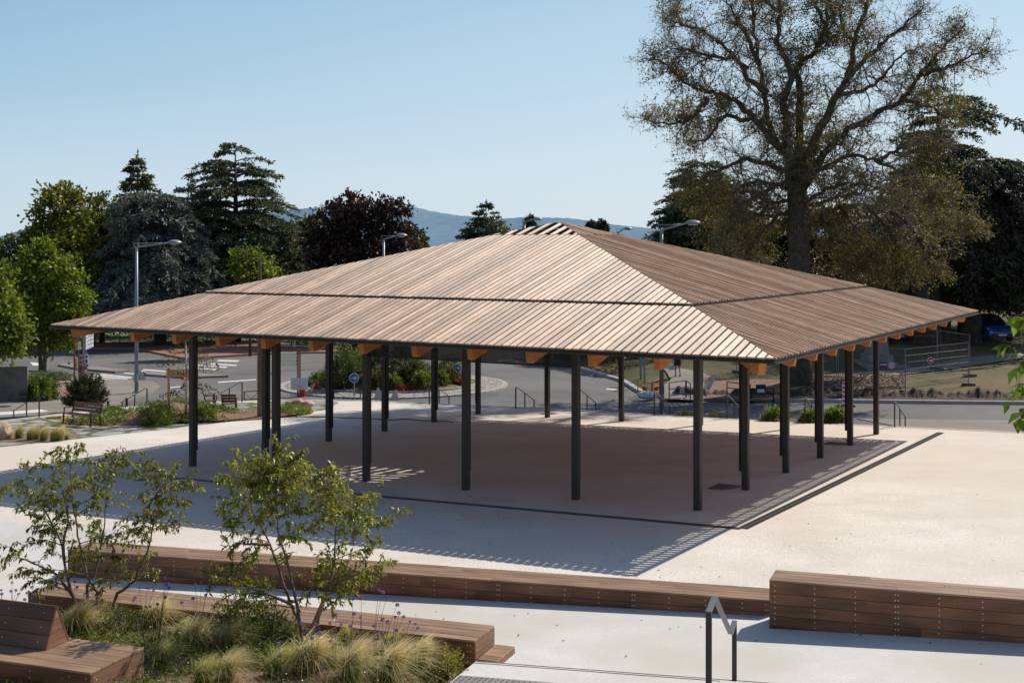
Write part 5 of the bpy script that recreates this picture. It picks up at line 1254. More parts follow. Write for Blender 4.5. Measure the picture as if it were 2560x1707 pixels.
def cedar(label, Y, base_px, prof, nb, mat, seed, droop=.25, up=.0, spray=.55, card=.30, tr=.35, name='cedar', zb=None, az0=None, flat=.05, dens=1.0, lat=.4):
    """prof: (py, left px, right px) silhouette rows, from the top down"""
    rg = np.random.default_rng(seed); nb = int(nb*1.55); dens = dens*1.4; z0 = road_z(0, Y)+.1 if zb is None else zb
    g = Vector(((base_px-CX)/F*Y, Y, z0)); o = thing(name, label, 'tree', g); k = F/Y
    pz = np.array([CAMZ-(p[0]-CY)/k - z0 for p in prof]); xl = np.array([(base_px-p[1])/k for p in prof]); xr = np.array([(p[2]-base_px)/k for p in prof])
    zt = pz[0]; order = np.argsort(pz); tb = MB(); tb.tube([(0,0,-.2),(.05,0,zt*.5),(0,0,zt*.995)], [tr, tr*.6, .02], 9); P = []; D = []; LL = []
    zs = pz.min()+(zt-pz.min())*(1-rg.uniform(0, 1, nb)**.58); zs = np.sort(zs)
    tiers = np.round(zs/(.04*zt+.2))*(.04*zt+.2)*.3+zs*.7
    for i, z in enumerate(tiers):
        a = rg.uniform(0, 2*math.pi) if rg.random() < 1-lat else rg.choice([0, math.pi])+rg.normal(0, .4)
        ca, sa = math.cos(a), math.sin(a)
        R_ = np.interp(z, pz[order], (xr if ca > 0 else xl)[order]); Rm = abs(np.interp(z, pz[order], ((xr+xl)/2)[order]))
        Ln = (R_*abs(ca)+Rm*(1-abs(ca)))*rg.uniform(.55, 1.22); Ln = max(Ln, .25)
        h = np.array((ca, sa, 0)); nseg = 9; t = np.linspace(0, 1, nseg)
        zz = z + Ln*(up*t + .10*np.sin(t*2.6) - droop*t**2.4); zz += min(z-zz[-1], max(0., .97*zt-zz[0]), .35*Ln) if up <= 0 else 0
        cur = h*(Ln*t)[:, None]; cur[:, 2] = np.maximum(zz, .3)
        tb.tube([Vector(p) for p in cur[::2]], list(np.linspace(max(.015, tr*.10), .01, 5)), 4, cap=False)
        side = np.array((-sa, ca, 0)); ns = int((10+Ln*3.6)*dens)
        for s in range(ns):
            tt = rg.uniform(.12, 1)**.75; f = tt*(nseg-1); j = min(int(f), nseg-2); p = cur[j]+(cur[j+1]-cur[j])*(f-j)
            sl = (spray*(1.15-tt)*min(Ln, 4.5)*.42+.28)*rg.uniform(.6, 1.15); sd = unit(h*rg.uniform(.35, .9)+side*rg.choice([-1, 1])*rg.uniform(.3, 1)+np.array((0,0,rg.normal(0, flat))))
            m = max(3, int(sl/.085)); u = np.linspace(.1, 1, m)[:, None]
            q = p+sd*sl*u+np.array((0,0,-1))*(droop*.9*sl*u**2); P.append(q+rg.normal(0, .035, (m, 3))); D.append(sd*.75+rg.normal(0, .42, (m, 3))+[0,0,-.12-droop*.7]); LL.append(np.full(m, card))
    # leader
    m = 40; q = np.zeros((m, 3)); q[:, 2] = zt*rg.uniform(.93, 1.0, m); P.append(q); D.append(rg.normal(0, .6, (m, 3))+[0,0,.5]); LL.append(np.full(m, card*.8))
    tb.build('trunk', M_bark, o, smooth=True); P = np.concatenate(P); D = np.concatenate(D); LL = np.concatenate(LL)*rg.uniform(.65, 1.2, len(P))
    link('crown', quad_leaves('crown', P, D, LL, LL*.34, mat), o); return o
M_blue_c = leafmat('blue_cedar_needle', (.12,.145,.135), (.25,.285,.25), .2, .4, .6, .35, .35); M_grn_c = leafmat('green_cedar_needle', (.075,.10,.055), (.17,.195,.10), .2, .4, .6, .35, .35)
M_fir = leafmat('fir_needle', (.075,.082,.028), (.17,.16,.05), .2, .4, .6, .3, .5); M_dkc = leafmat('dark_cedar_needle', (.042,.058,.036), (.11,.13,.075), .18, .4, .6, .3, .4)
M_map = leafmat('maple_leaf', (.13,.18,.02), (.30,.33,.045), .45, .35, .5, .45, .55); M_mapd = leafmat('deep_maple_leaf', (.075,.11,.016), (.19,.21,.034), .4, .4, .5, .5, .5)
M_ylw = leafmat('yellowish_leaf', (.135,.15,.02), (.28,.275,.042), .4, .35, .5, .45, .4); M_prp = leafmat('purple_leaf', (.042,.022,.020), (.11,.05,.042), .25, .4, .45, .3, .5)
M_hdg = leafmat('hedge_leaf', (.05,.08,.015), (.14,.17,.03), .35, .4, .5, .4, .6); M_blk = leafmat('dark_leaf', (.035,.045,.018), (.085,.095,.03), .2, .4, .6, .4, .3)  # hedge green, then a darker green for background trees and hedges
broadleaf('bright green maple with two slim trunks beside the left planter', 75.6, 106, [(105,660,55),(75,700,45),(150,690,50),(60,750,50),(120,740,58),(175,760,42),(80,810,50),(140,820,50),(185,810,32),(40,780,30),(200,735,24),(110,620,32),(60,850,34),(150,862,30)], 15000, .27, M_map, .13, M_barkg, 1, 'maple_tree', trunks=2, zb=-1.38)
broadleaf('leafy green tree cut off by the left edge above the concrete wall', 60, -60, [(0,800,55),(-40,760,60),(20,845,42),(-60,850,70),(-20,700,40),(55,830,18)], 9000, .26, M_map, .16, M_barkg, 2, 'tree')
broadleaf('tall yellow green tree above the maple at left', 97, 150, [(150,520,60),(120,570,62),(180,570,55),(90,630,55),(160,640,70),(200,640,45),(215,700,40),(130,700,60),(70,690,40),(170,490,30),(200,660,50)], 16000, .34, M_ylw, .25, None, 3)
broadleaf('rounded green tree between the yellow green tree and the cedars', 101, 255, [(255,530,45),(240,580,55),(280,570,40),(260,650,60),(230,700,50),(290,680,45),(270,760,50),(240,800,50)], 11000, .34, M_mapd, .25, None, 4)
broadleaf('dark green tree low at the left edge behind the maple', 96, 20, [(20,640,45),(-30,660,60),(50,700,50),(10,720,60),(-40,760,70),(30,780,50)], 9000, .34, M_mapd, .2, None, 6)
cedar('slim fir spire rising behind the blue cedars', 118, 343, [(375,342,344),(410,328,358),(450,306,385),(480,300,392),(540,280,410),(640,270,420)], 110, M_fir, 11, .12, 0, .5, .34, .3, 'fir_tree')
cedar('broad blue grey cedar with layered drooping boughs behind the left street lamp', 99, 400, [(478,380,420),(500,280,440),(540,290,470),(590,285,500),(640,270,520),(700,250,545),(760,190,560),(800,200,545),(830,220,520)], 300, M_blue_c, 12, .32, 0, .62, .34, .5)
cedar('tall dark cedar with pointed crown left of the dark red tree', 104, 588, [(358,565,600),(385,520,648),(420,490,680),(455,478,700),(500,480,715),(560,470,725),(620,480,745),(680,470,760),(740,470,740),(800,480,720)], 330, M_grn_c, 13, .16, .05, .55, .34, .5)
cedar('thin pale cedar leader between the two big cedars', 108, 470, [(445,444,452),(480,446,500),(540,430,515),(600,430,525)], 70, M_blue_c, 14, .25, .05, .6, .34, .22)
broadleaf('dark green tree filling the gap behind the two big cedars', 114, 500, [(470,560,40),(520,600,55),(450,640,60),(540,680,60),(490,720,60),(640,640,50),(700,680,45),(380,640,50)], 9000, .36, M_hdg, .25, None, 61)
broadleaf('small bright maple peeking over the roof before the tall cedar', 90, 625, [(620,650,30),(600,670,28),(655,672,26),(630,690,36),(680,690,22),(600,640,14),(622,632,14)], 3800, .26, M_map, .12, None, 7, 'maple_tree')
broadleaf('grey green bushy tree between the tall cedar and the dark red tree', 108, 765, [(760,580,36),(785,600,36),(740,620,45),(775,650,50),(720,650,40),(790,560,20)], 6000, .34, M_shr, .2, None, 8)
broadleaf('round dark red leaved tree left of the roof ridge', 100, 890, [(880,530,48),(830,560,55),(930,545,50),(990,545,36),(860,600,75),(940,600,70),(1000,590,40),(800,620,55),(980,640,55),(850,660,80),(930,660,80),(870,505,28),(955,515,30),(1005,520,20)], 17000, .36, M_prp, .3, None, 9, 'red_leaved_tree')
cedar('small dark spruce right beside the dark red tree', 120, 1025, [(563,1022,1026),(590,1005,1048),(620,1000,1055),(660,990,1065)], 70, M_fir, 15, .15, .1, .5, .38, .2, 'spruce_tree')
cedar('smallest dark spruce touching the roof slope left of the ridge', 140, 1052, [(577,1050,1053),(600,1038,1066),(640,1030,1075)], 60, M_fir, 16, .1, 0, .5, .40, .2, 'spruce_tree')
cedar('lone dark spruce standing against the hills left of the roof apex', 130, 1215, [(504,1214,1217),(530,1192,1236),(560,1175,1256),(590,1158,1262),(640,1150,1270)], 95, M_grn_c, 17, .10, .12, .55, .36, .28, 'spruce_tree')
broadleaf('low brown green bush on the roof slope left of the apex', 140, 1262, [(1262,580,14),(1245,590,14),(1285,590,12),(1262,610,30)], 900, .36, M_olv, .1, None, 18, 'bush')
cedar('tiny far conifer left of the roof apex', 210, 1325, [(537,1324,1326),(550,1316,1335),(570,1312,1338),(600,1305,1345)], 50, M_dkc, 18, .1, 0, .5, .55, .2, 'spruce_tree')
cedar('left one of the two tiny far conifers right of the roof apex', 240, 1478, [(549,1477,1479),(562,1470,1488),(590,1462,1495)], 45, M_dkc, 19, .1, 0, .5, .55, .2, 'spruce_tree')
cedar('right one of the two tiny far conifers right of the roof apex', 235, 1505, [(547,1504,1506),(562,1495,1515),(590,1488,1522)], 45, M_dkc, 20, .1, 0, .5, .55, .2, 'spruce_tree')
# hedges and undergrowth beyond the road
def hedge(label, p0, p1, conv, h, dep, n, L, mat, seed, name='hedge', fn=None):
    rg = np.random.default_rng(seed); a, c = hit(*conv(*p0), fn or road_z), hit(*conv(*p1), fn or road_z); d = np.array(c-a); P = np.array([0,0,0])+d*rg.uniform(0, 1, (n, 1)); nn = np.array((-d[1], d[0], 0))/max(np.hypot(d[0], d[1]), .1)
    u = rg.uniform(-1, 1, (n, 1)); v = rg.uniform(0, 1, (n, 1))**.8; s = rg.uniform(0, 1, (n, 1)) < .6; u = np.where(s, np.sign(u)*(.85+.15*np.abs(u)), u); v = np.where(~s, .8+.2*v, v)
    bump = 1+.18*np.sin(P[:, :1]*1.3+seed)+.1*np.sin(P[:, :1]*3.7)
    P = P+nn*u*dep; P[:, 2:] += v*h*bump; D = nn*u+rg.normal(0, .7, (n, 3))+[0, 0, .3]
    o = link(name, quad_leaves(name, P, D, rg.uniform(.7, 1.2, n)*L, rg.uniform(.7, 1.2, n)*L*.6, mat), None, a); tag(o, label, 'hedge'); return o
hedge('bright green clipped hedge behind the white picket fence', (480,315), (1010,322), c3, 1.9, .8, 3600, .24, M_map, 1)
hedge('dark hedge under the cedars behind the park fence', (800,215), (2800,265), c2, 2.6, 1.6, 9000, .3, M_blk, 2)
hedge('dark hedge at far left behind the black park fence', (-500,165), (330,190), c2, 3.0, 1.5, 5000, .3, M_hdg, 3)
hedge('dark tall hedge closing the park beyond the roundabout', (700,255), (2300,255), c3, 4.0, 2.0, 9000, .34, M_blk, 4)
broadleaf('weeping bright tree at the back of the roundabout island', 76, 885, [(883,855,22),(878,880,20),(893,880,18),(885,840,22)], 1500, .22, M_mapd, .1, None, 21)
for i, (x, y, Y, lab) in enumerate([(150,905,74,'left planter shrub row under the maple')]):
    pass
g = hit(*c2(420,600), lambda x, y: road_z(x, y)+.12)
P2 = poly_px([(258,640),(650,625),(600,600),(262,580)], rz_(.12), c2); sheet('planter', P2, road_z, M_soil, .42, .35)
for i, (x, y, lab) in enumerate([(310,618,'grey green plant in the planter nearest the concrete wall'),(455,612,'grey green plant in the planter right of the maple trunks'),(545,615,'small grey green plant at the right end of the planter')]):
    shrub('planter_plant', lab, hit(*c2(x, y), rz_(.5)), (.75,.5,.4), 900, .14, .04, M_silv, 400+i, 'plant', kids=False)
shrub('round_bush', 'clipped round bright bush in front of the concrete wall', hit(*c2(365, 800), rz_(.12)), (1.02,.9,1.18), 5200, .13, .06, M_shrg, 410, 'bush')
# round pine bush
g = hit(*c2(785, 860), mound_z); rg = np.random.default_rng(8); o = thing('mountain_pine', 'round mountain pine bush behind the wooden bench', 'bush', g); P = []; D = []; b = MB()
for i in range(170):
    d = unit(rg.normal(0, 1, 3)); d[2] = abs(d[2])*.95+.05; R_ = rg.uniform(.75, 1.1); e = d*np.array([1.0,.9,1.5])*R_; e[2] = e[2]*.95+.05
    cur = bez(np.array((0,0,.1)), e*.5+[0,0,-.12], e, 6); b.tube([Vector(p) for p in cur], list(np.linspace(.03,.008,6)), 3, cap=False)
    for t in np.linspace(.55, 1, 7):
        p = cur[0]*(1-t)**2+2*t*(1-t)*(e*.5+[0,0,-.12])+t*t*e
        for k in range(9): P.append(p); D.append(unit(e)*.6+rg.normal(0, .5, 3)+[0,0,.35])
b.build('branches', M_bark, o); link('foliage', quad_leaves('foliage', P, D, .17, .035, leafmat('pine_needle', (.07,.08,.035), (.19,.18,.075), .15, .35)), o)
# ------------------------------------------------------------------ the big bare tree
def big_tree():
    Y0 = 67.0; k = F/Y0; rg = np.random.default_rng(31); g = hit(2013, 957, lawn_z); Y0 = g.y; G = np.array(g)
    o = thing('big_tree', 'huge spreading tree with nearly bare twisting limbs at the right', 'tree', g)
    limbs = [([(1040,1997),(1042,1700),(1040,1400),(1040,1180),(1030,1000),(1030,880)], 31, 23),
     ([(960,890),(850,850),(740,835),(680,870),(560,910),(460,970)], 7, 2),([(1000,960),(990,850),(900,700),(860,500),(830,330),(800,100),(790,-120)], 10, 3),([(870,480),(790,420),(700,300),(560,180),(430,130),(340,90)], 6, 1.5),
     ([(960,800),(830,660),(720,540),(620,495),(560,480),(460,440),(330,330),(240,285)], 8, 1.5),([(560,510),(480,610),(380,650),(240,625)], 5, 1.3),([(1020,900),(960,560),(1000,400),(930,220),(940,60),(930,-100)], 10, 3),
     ([(1030,880),(1040,500),(1030,350),(1120,270),(1180,120),(1200,-80)], 10, 3),([(1040,960),(1080,840),(1160,660),(1240,500),(1310,370),(1330,230),(1380,60),(1410,-90)], 12, 3),([(1300,400),(1420,270),(1560,160),(1690,40)], 6, 1.5),
     ([(1060,1000),(1240,720),(1400,620),(1580,520),(1680,380),(1800,250),(1910,130)], 9, 1.8),([(1680,390),(1820,350),(1950,290),(2040,270)], 4, 1.2),([(1050,980),(1130,900),(1300,820),(1450,850),(1600,920),(1750,1020)], 7, 1.5),
     ([(1050,1190),(1150,1120),(1260,1080),(1400,1080),(1560,1120),(1850,1160)], 9, 1.8),([(780,640),(650,610),(560,720),(470,750)], 5, 1.3),([(700,300),(600,300),(480,270),(360,250)], 4, 1.2),([(830,330),(760,180),(690,60),(650,-60)], 5, 1.3),
     ([(1330,230),(1260,120),(1290,-60)], 5, 1.5),([(1000,950),(860,1000),(720,1090),(640,1200),(600,1300)], 6, 1.5),([(1000,1000),(830,950),(650,1030),(520,1110)], 6, 1.3),([(1560,1120),(1650,1220),(1720,1330),(1760,1420)], 5, 1.3),
     ([(1260,1080),(1330,1200),(1420,1330),(1450,1420)], 5, 1.3),([(1600,920),(1720,1000),(1850,1090),(1960,1180)], 4, 1.2),([(1580,520),(1720,560),(1850,650)], 5, 1.3),([(430,130),(400,60),(420,0)], 3, 1),([(1180,120),(1120,20),(1100,-80)], 5, 1.5),
     ([(1240,500),(1380,470),(1480,400),(1560,300),(1700,230)], 5, 1.3),([(940,60),(860,0),(840,-90)], 4, 1.5),([(1050,1100),(900,1150),(800,1270),(780,1380)], 5, 1.3),([(1010,1050),(900,1060),(760,1000),(600,1010),(480,1040)], 5, 1.2),([(1060,1130),(1180,1190),(1260,1280),(1300,1400)], 5, 1.2),([(1400,1080),(1500,1200),(1560,1320),(1600,1430)], 4, 1.2),([(1450,850),(1560,780),(1700,760),(1820,800)], 4, 1.2),([(1100,1080),(1250,1030),(1400,1000),(1520,960)], 4, 1.2),([(900,1060),(820,1130),(700,1180),(620,1280)], 4, 1.2),([(1080,1050),(1200,980),(1350,960),(1500,1010),(1620,1090)], 5, 1.3)]
    tb = MB(); segs = []
    for li, (pts, r0, r1) in enumerate(limbs):
        dep = 0 if li == 0 else rg.uniform(-4.5, 4.5)
        if li and 940 < pts[0][0] < 1090 and pts[0][1] > 780: pts = [(1037, pts[0][1]+85)]+pts
        Q = []; tot = max(1, len(pts)-1)
        for i, (x, y) in enumerate(pts):
            px, py = c10(x, y); Q.append(np.array(at(px, py, Y0+dep*(i/tot)**1.2))-G)
        if li == 0: Q[0][2] = -.2
        fine = []
        for i in range(len(Q)-1):
            p0, p1, p2, p3 = Q[max(i-1,0)], Q[i], Q[i+1], Q[min(i+2,len(Q)-1)]
            for t in np.linspace(0, 1, 7)[:-1]:
                fine.append(.5*((2*p1)+(-p0+p2)*t+(2*p0-5*p1+4*p2-p3)*t*t+(-p0+3*p1-3*p2+p3)*t**3)+rg.normal(0, .05, 3)*(li > 0))
        fine.append(Q[-1]); fine = np.array(fine); m = len(fine); rad = (np.linspace(r0, r1, m) if li == 0 else r1+(r0*1.3-r1)*(1-np.linspace(0, 1, m))**1.15)/c_k
        if li == 0: rad[:3] *= np.array([1.35, 1.15, 1.05])
        tb.tube([Vector(p) for p in fine], list(rad), 10 if li == 0 else 7)
        segs.append((fine, rad, li))
    tb.build('trunk', M_bark, o, smooth=True)
    A = []; B = []; RA = []; RB = []; LP = []
    def grow(p, d, L, r, nseg, wig, upb):
        pts = [p]
        for s in range(nseg):
            d = unit(d+rg.normal(0, wig, 3)+np.array((0,0,upb))); q = p+d*L/nseg; A.append(p); B.append(q); RA.append(r*(1-.65*s/nseg)); RB.append(r*(1-.65*(s+1)/nseg)); p = q; pts.append(q)
        return pts, d
    for fine, rad, li in segs:
        if li == 0: fine, rad = fine[20:], rad[20:]
        L = np.concatenate([[0], np.cumsum(np.linalg.norm(np.diff(fine, axis=0), axis=1))]); tot = L[-1]; nb = int(tot/(.24 if li else .4))
        for j in range(nb):
            f = (.12 if li else .0)+(.88 if li else 1)*(j+rg.random())/nb; s = f*tot; i = min(np.searchsorted(L, s), len(fine)-1); p = fine[i]; tg = unit(fine[i]-fine[max(i-1,0)])
            d = unit(tg*rg.uniform(.2, .9)+rg.normal(0, .75, 3)); low = p[2] < 9
            ln = rg.uniform(1.0, 2.7)*(1.1-.68*f); pts, d2 = grow(p, d, ln, min(rad[i]*.5, .045), 5, .28, .02 if not low else -.05)
            for q in range(rg.integers(6, 10)):
                a = pts[rg.integers(1, 6)]; dd = unit(d2*.6+rg.normal(0, .7, 3)); l2 = rg.uniform(.4, 1.0); p2, d3 = grow(a, dd, l2, .014, 2, .3, .04 if not low else -.12)
                for w_ in range(6):
                    a2 = p2[rg.integers(0, 3)]; d4 = unit(d3*.5+rg.normal(0, .7, 3)+np.array((0,0,-.15 if low else .1))); l3 = rg.uniform(.2, .55); A.append(a2); e = a2+d4*l3; B.append(e); RA.append(.0075); RB.append(.004)
                    for _ in range(4): LP.append(a2+(e-a2)*rg.uniform(.3, 1.1))
    tg_ = twig_mesh('twigs', A, B, RA, RB, M_twig); link('twigs', tg_, o)
    LP = np.array(LP)+rg.normal(0, .07, (len(LP), 3)); n = len(LP); cl = np.sin(LP[:, 0]*.9+1)+np.sin(LP[:, 2]*1.1+LP[:, 0]*.4)+np.sin(LP[:, 1]*.8)+rg.normal(0, 1.6, n); LP = LP[cl > np.clip((LP[:, 2]-8)*.2, -.5, .8)]; n = len(LP)
    link('crown', quad_leaves('crown', LP, rg.normal(0, 1, (n, 3)), rg.uniform(.07, .15, n), rg.uniform(.055, .10, n), M_oak), o)
M_twig = paint('twig_bark', (.17,.13,.095), .8, 0, .2, 2); M_oak = leafmat('olive_bud_leaf', (.17,.145,.036), (.36,.30,.075), .35, .4, .6, .4, .35)
c_k = F/67.0
big_tree()
ZL = lambda px, Y: lawn_z((px-CX)/F*Y, Y)
cedar('dark flat-topped cedar with long level boughs at the upper right', 86, 2345, [(212,2335,2350),(222,2300,2480),(245,2280,2530),(300,2270,2520),(318,2270,2570),(345,2250,2620),(380,2240,2480),(440,2250,2480),(520,2200,2600),(600,2190,2620),(700,2180,2630),(800,2220,2600)], 250, M_dkc, 41, .2, .0, .5, .32, .55, zb=ZL(2345, 86))
cedar('dark hanging cedar at the right edge above the blue car', 79, 2424, [(395,2440,2580),(408,2420,2600),(440,2350,2640),(520,2330,2680),(600,2300,2700),(680,2290,2700),(735,2370,2640),(770,2405,2540)], 300, M_dkc, 42, .55, 0, .6, .32, .78, zb=ZL(2424, 79))
cedar('dark cedar behind the big bare tree with boughs pointing left', 92, 1760, [(395,1745,1775),(430,1690,1830),(470,1680,1850),(520,1655,1870),(560,1630,1890),(600,1620,1900),(640,1640,1900),(720,1650,1900)], 240, M_grn_c, 43, .14, .06, .55, .34, .4, zb=ZL(1760, 92))
bk = [(1700,98,[(1690,590,50),(1740,560,50),(1800,590,55),(1700,640,70),(1740,600,60),(1780,680,80),(1680,720,60),(1820,640,70),(1760,760,80)],'dark leafy tree behind the lamp at the left of the big bare tree'),(1900,100,[(1860,570,55),(1930,580,60),(1990,590,55),(1880,620,80),(1940,640,80),(1900,700,90),(1980,700,80),(1860,760,90)],'dark leafy tree behind the trunk of the big bare tree'),
      (2100,98,[(2050,590,60),(2120,570,60),(2180,600,60),(2060,660,80),(2130,640,80),(2100,720,100),(2180,700,90),(2150,780,90)],'dark leafy tree right behind the trunk of the big bare tree'),(2300,104,[(2230,570,60),(2300,560,60),(2250,640,90),(2330,660,90),(2290,740,110),(2380,740,100)],'dark leafy tree behind the cedars at right'),
      (2500,106,[(2460,640,90),(2540,620,90),(2500,720,110),(2590,720,100),(2620,640,90),(2560,790,70)],'dark leafy tree at the right edge behind the hanging cedar')]
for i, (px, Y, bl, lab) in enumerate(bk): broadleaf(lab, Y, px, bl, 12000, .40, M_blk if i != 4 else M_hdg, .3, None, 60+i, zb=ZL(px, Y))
broadleaf('brown twiggy hanging shrub below the big bare tree behind the right roof corner', 74, 2120, [(2000,690,60),(2080,700,60),(2160,715,55),(2230,740,45),(2280,770,35),(2120,760,60)], 7000, .13, leafmat('brown_twig_leaf', (.075,.050,.026), (.16,.10,.05), .2, .4), .1, None, 70, 'hanging_shrub', zb=ZL(2120, 74))
for (px, py, r, top, lab) in [(*cD(1170, 490), .78, 700, 'dark thick trunk between the silver car and the blue car')]:
    g = hit(px, py, lawn_z); o = thing('bare_trunk', lab, 'tree', g); MB().tube([(0,0,-.2),(.05,0,1.5),(.1,0,5)], [r*1.15, r, r*.85], 12).build('trunk', M_bark, o, smooth=True)
for i, (x, y) in enumerate([(1395, 465), (1432, 460), (1556, 430), (1375, 440)]):
    g = hit(*cD(x, y), lawn_z); o = thing('young_tree', ['thin dark trunk right of the silver car, first of the group','thin dark trunk second from the silver car','thin dark trunk leaning beside the thick cedar trunk','thinnest dark trunk right behind the silver car'][i], 'tree', g)
    MB().tube([(0,0,-.1),(.06*(i-1),0,1.5),(.15*(i-1),0,4)], [.16,.13,.1], 8).build('trunk', M_bark, o)
hedge('dark shrubs on the shaded verge right of the roundabout', (700,380), (1500,480), c4, 1.9, 1.3, 6500, .24, M_hdg, 5, 'verge_shrubs', lawn_z)
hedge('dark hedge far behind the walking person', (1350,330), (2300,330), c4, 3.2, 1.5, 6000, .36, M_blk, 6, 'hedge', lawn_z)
# ------------------------------------------------------------------ lawn path, mulch, monument
def lsheet(name, pts, conv, mat, dz): 
    P2 = [hit(*conv(*p), lawn_z) for p in pts]; sheet(name, [(p.x, p.y) for p in P2], lawn_z, mat, dz, 0, sub=3)
lsheet('park_path', [(1000,870),(580,880),(250,850),(-200,855),(-200,880),(250,905),(600,890),(1000,860),(1400,810),(1900,735),(2600,640),(3200,620),(3200,600),(2300,608),(1900,640),(1500,690),(1000,800)][2:] , cD, M_side, .05)
lsheet('verge_path', [(500,520),(600,440),(540,330),(490,270),(760,265),(900,290),(1100,330),(1230,400),(1120,480),(1110,760),(500,740)], cE, M_side, .05)
lsheet('mulch_circle', [(-260,1040),(-200,930),(100,880),(520,868),(850,880),(900,930),(840,1000),(640,1040),(200,1070)], cD, M_mulch, .06)
lsheet('shaded_mulch', [(1160,610),(1250,460),(1700,440),(2350,440),(2450,740),(1830,760),(1160,730)], cE, M_mulch, .06)
rg = np.random.default_rng(3); P = []
for i in range(4200):
    x, y = rg.uniform(-260, 880), rg.uniform(885, 1050)
    g = hit(*cD(x, y), lawn_z); P.append((g.x, g.y, g.z+.09))
tag(link('bark_chips', quad_leaves('bark_chips', P, rg.normal(0,1,(len(P),3))*[1,1,.3], rg.uniform(.06,.16,len(P)), .06, M_chip, unit(rg.normal(0,.45,(len(P),3))+[0,0,1]))), 'pale bark chips around the foot of the big bare tree', 'mulch', kind='stuff')
g = hit(*cD(590, 730), lawn_z); Zm = lambda y: at(0, cD(0,y)[1], g.y).z-g.z; Xm = lambda x: at(cD(x,0)[0], 0, g.y).x-g.x
o = thing('stone_monument', 'grey stone obelisk on a broad plinth behind the site fence', 'monument', g)
b = MB(); w0, w1 = Xm(665)-Xm(430), Xm(635)-Xm(440); cx_ = (Xm(430)+Xm(665))/2; zt = 3.6; zb = Zm(615)
b.hexa([(cx_-w0/2,-w0/2,zb),(cx_+w0/2,-w0/2,zb),(cx_+w0/2,w0/2,zb),(cx_-w0/2,w0/2,zb)], [(cx_-w0*.34,-w0*.34,zt),(cx_+w0*.34,-w0*.34,zt),(cx_+w0*.34,w0*.34,zt),(cx_-w0*.34,w0*.34,zt)]); b.build('shaft', M_stone, o, bevel=.02)
MB().box(Xm(400), Xm(695), -.9, .9, Zm(700), zb-.003).box(Xm(340), Xm(740), -1.3, 1.3, -.2, Zm(702)).build('plinth', M_stone, o, bevel=.03)
MB().box(Xm(340)-.1, Xm(830), -2.2, -1.35, -.2, Zm(722)).build('step', M_stone, o)
# ------------------------------------------------------------------ site fence panels
M_wire = paint('fence_wire', (.20,.21,.21), .5, .4)
def panel(label, a, c, H_, fb, fc):
    a, c = hit(*cD(*a), lawn_z), hit(*cD(*c), lawn_z); d = c-a; L = d.length; o = thing('site_fence_panel', label, 'fence', a, 0, 'mesh fence panels on the lawn'); u = Vector((0,0,H_))
    b = MB(); z0 = Vector((0,0,.12)); b.tube([z0, z0+u], .019, 6); b.tube([d+z0, d+z0+u], .019, 6); b.tube([z0+u, d+z0+u], .016, 6); b.tube([z0+u*.06, d+z0+u*.06], .018, 6); b.build('frame', M_gal, o)
    b = MB(); n = int(L/.11)
    for i in range(1, n): q = d*i/n+z0; b.tube([q+u*.06, q+u], .0035, 3, cap=False)
    for t in (.2, .36, .52, .68, .84): b.tube([z0+u*t, d+z0+u*t], .0035, 3, cap=False)
    b.build('wire_mesh', M_wire, o)
    for q, f in ((Vector((0,0,0)), fb), (d, fc)):
        if f: MB().box(-.11, .11, -.33, .33, 0, .13).build('foot', M_conc, o, q, (0, 0, f))
panel('mesh site fence panel at right carrying the round red sign', (900,1090), (1672,998), 2.0, .4, 1.2)
panel('mesh site fence panel standing edge on at far right by the grey foot', (1290,808), (1688,885), 2.0, 1.2, 1.5); panel('mesh site fence panel in front of the grey obelisk', (655,800), (1285,800), 2.0, 0, 1.3)
panel('mesh site fence panel carrying the white and red ring sign', (75,1052), (895,1085), 2.0, .2, 0); panel('mesh site fence panel behind the corner rafter of the roof', (-560,930), (55,1045), 2.0, .3, 0)
panel('mesh site fence panel half hidden behind the right front post, farthest left', (-1170,835), (-580,925), 2.0, .3, 0)
def fence_sign(label, cx_, cy_, rpx, ya, mats, kind, inner):
    g = at(*cD(cx_, cy_), ya); r = rpx/4.9/F*ya; o = thing('fence_sign', label, 'sign', g)
    if kind == 'round':
        MB().disc((0,0,0), (0,-1,0), r, 26).build('disc', mats[0], o); MB().disc((0,-.011,0), (0,-1,0), r*.88, 26).build('ring', mats[1], o); MB().disc((0,-.021,0), (0,-1,0), r*inner, 26).build('face', mats[2], o)
        b = MB(); w_ = r*.5
        for k, z in enumerate((.22, 0, -.22)): b.box(-w_*(.75 if k != 1 else 1), w_*(.75 if k != 1 else 1), -.032, -.028, z*r-.035*r*2, z*r+.035*r*2)
        b.build('print', mats[3], o)
    return o
ya = hit(*cD(1240,1050), lawn_z).y-.12; fence_sign('round red sign with a white rim and white print on the site fence', 1210, 690, 41, ya, (M_signw, M_red, M_red, M_signw), 'round', .8)
ya = hit(*cD(735,1080), lawn_z).y-.15; fence_sign('round white sign with a thick red ring on the site fence', 732, 750, 41, ya, (M_signw, M_red, M_signw, M_black), 'round', .62)
ya = hit(*cD(630,1078), lawn_z).y-.15; g = at(*cD(628, 752), ya); sx = 52/4.9/F*ya; o = thing('fence_banner', 'purple rectangular banner with two lines of white print on the site fence', 'sign', g)
MB().box(-sx, sx, -.01, .01, -sx*.8, sx*.8).build('panel', M_purple, o); b = MB(); b.box(-sx*.82, sx*.7, -.016, -.012, sx*.30, sx*.38); b.box(-sx*.82, sx*.75, -.016, -.012, sx*.08, sx*.16); b.build('print', M_signw, o)
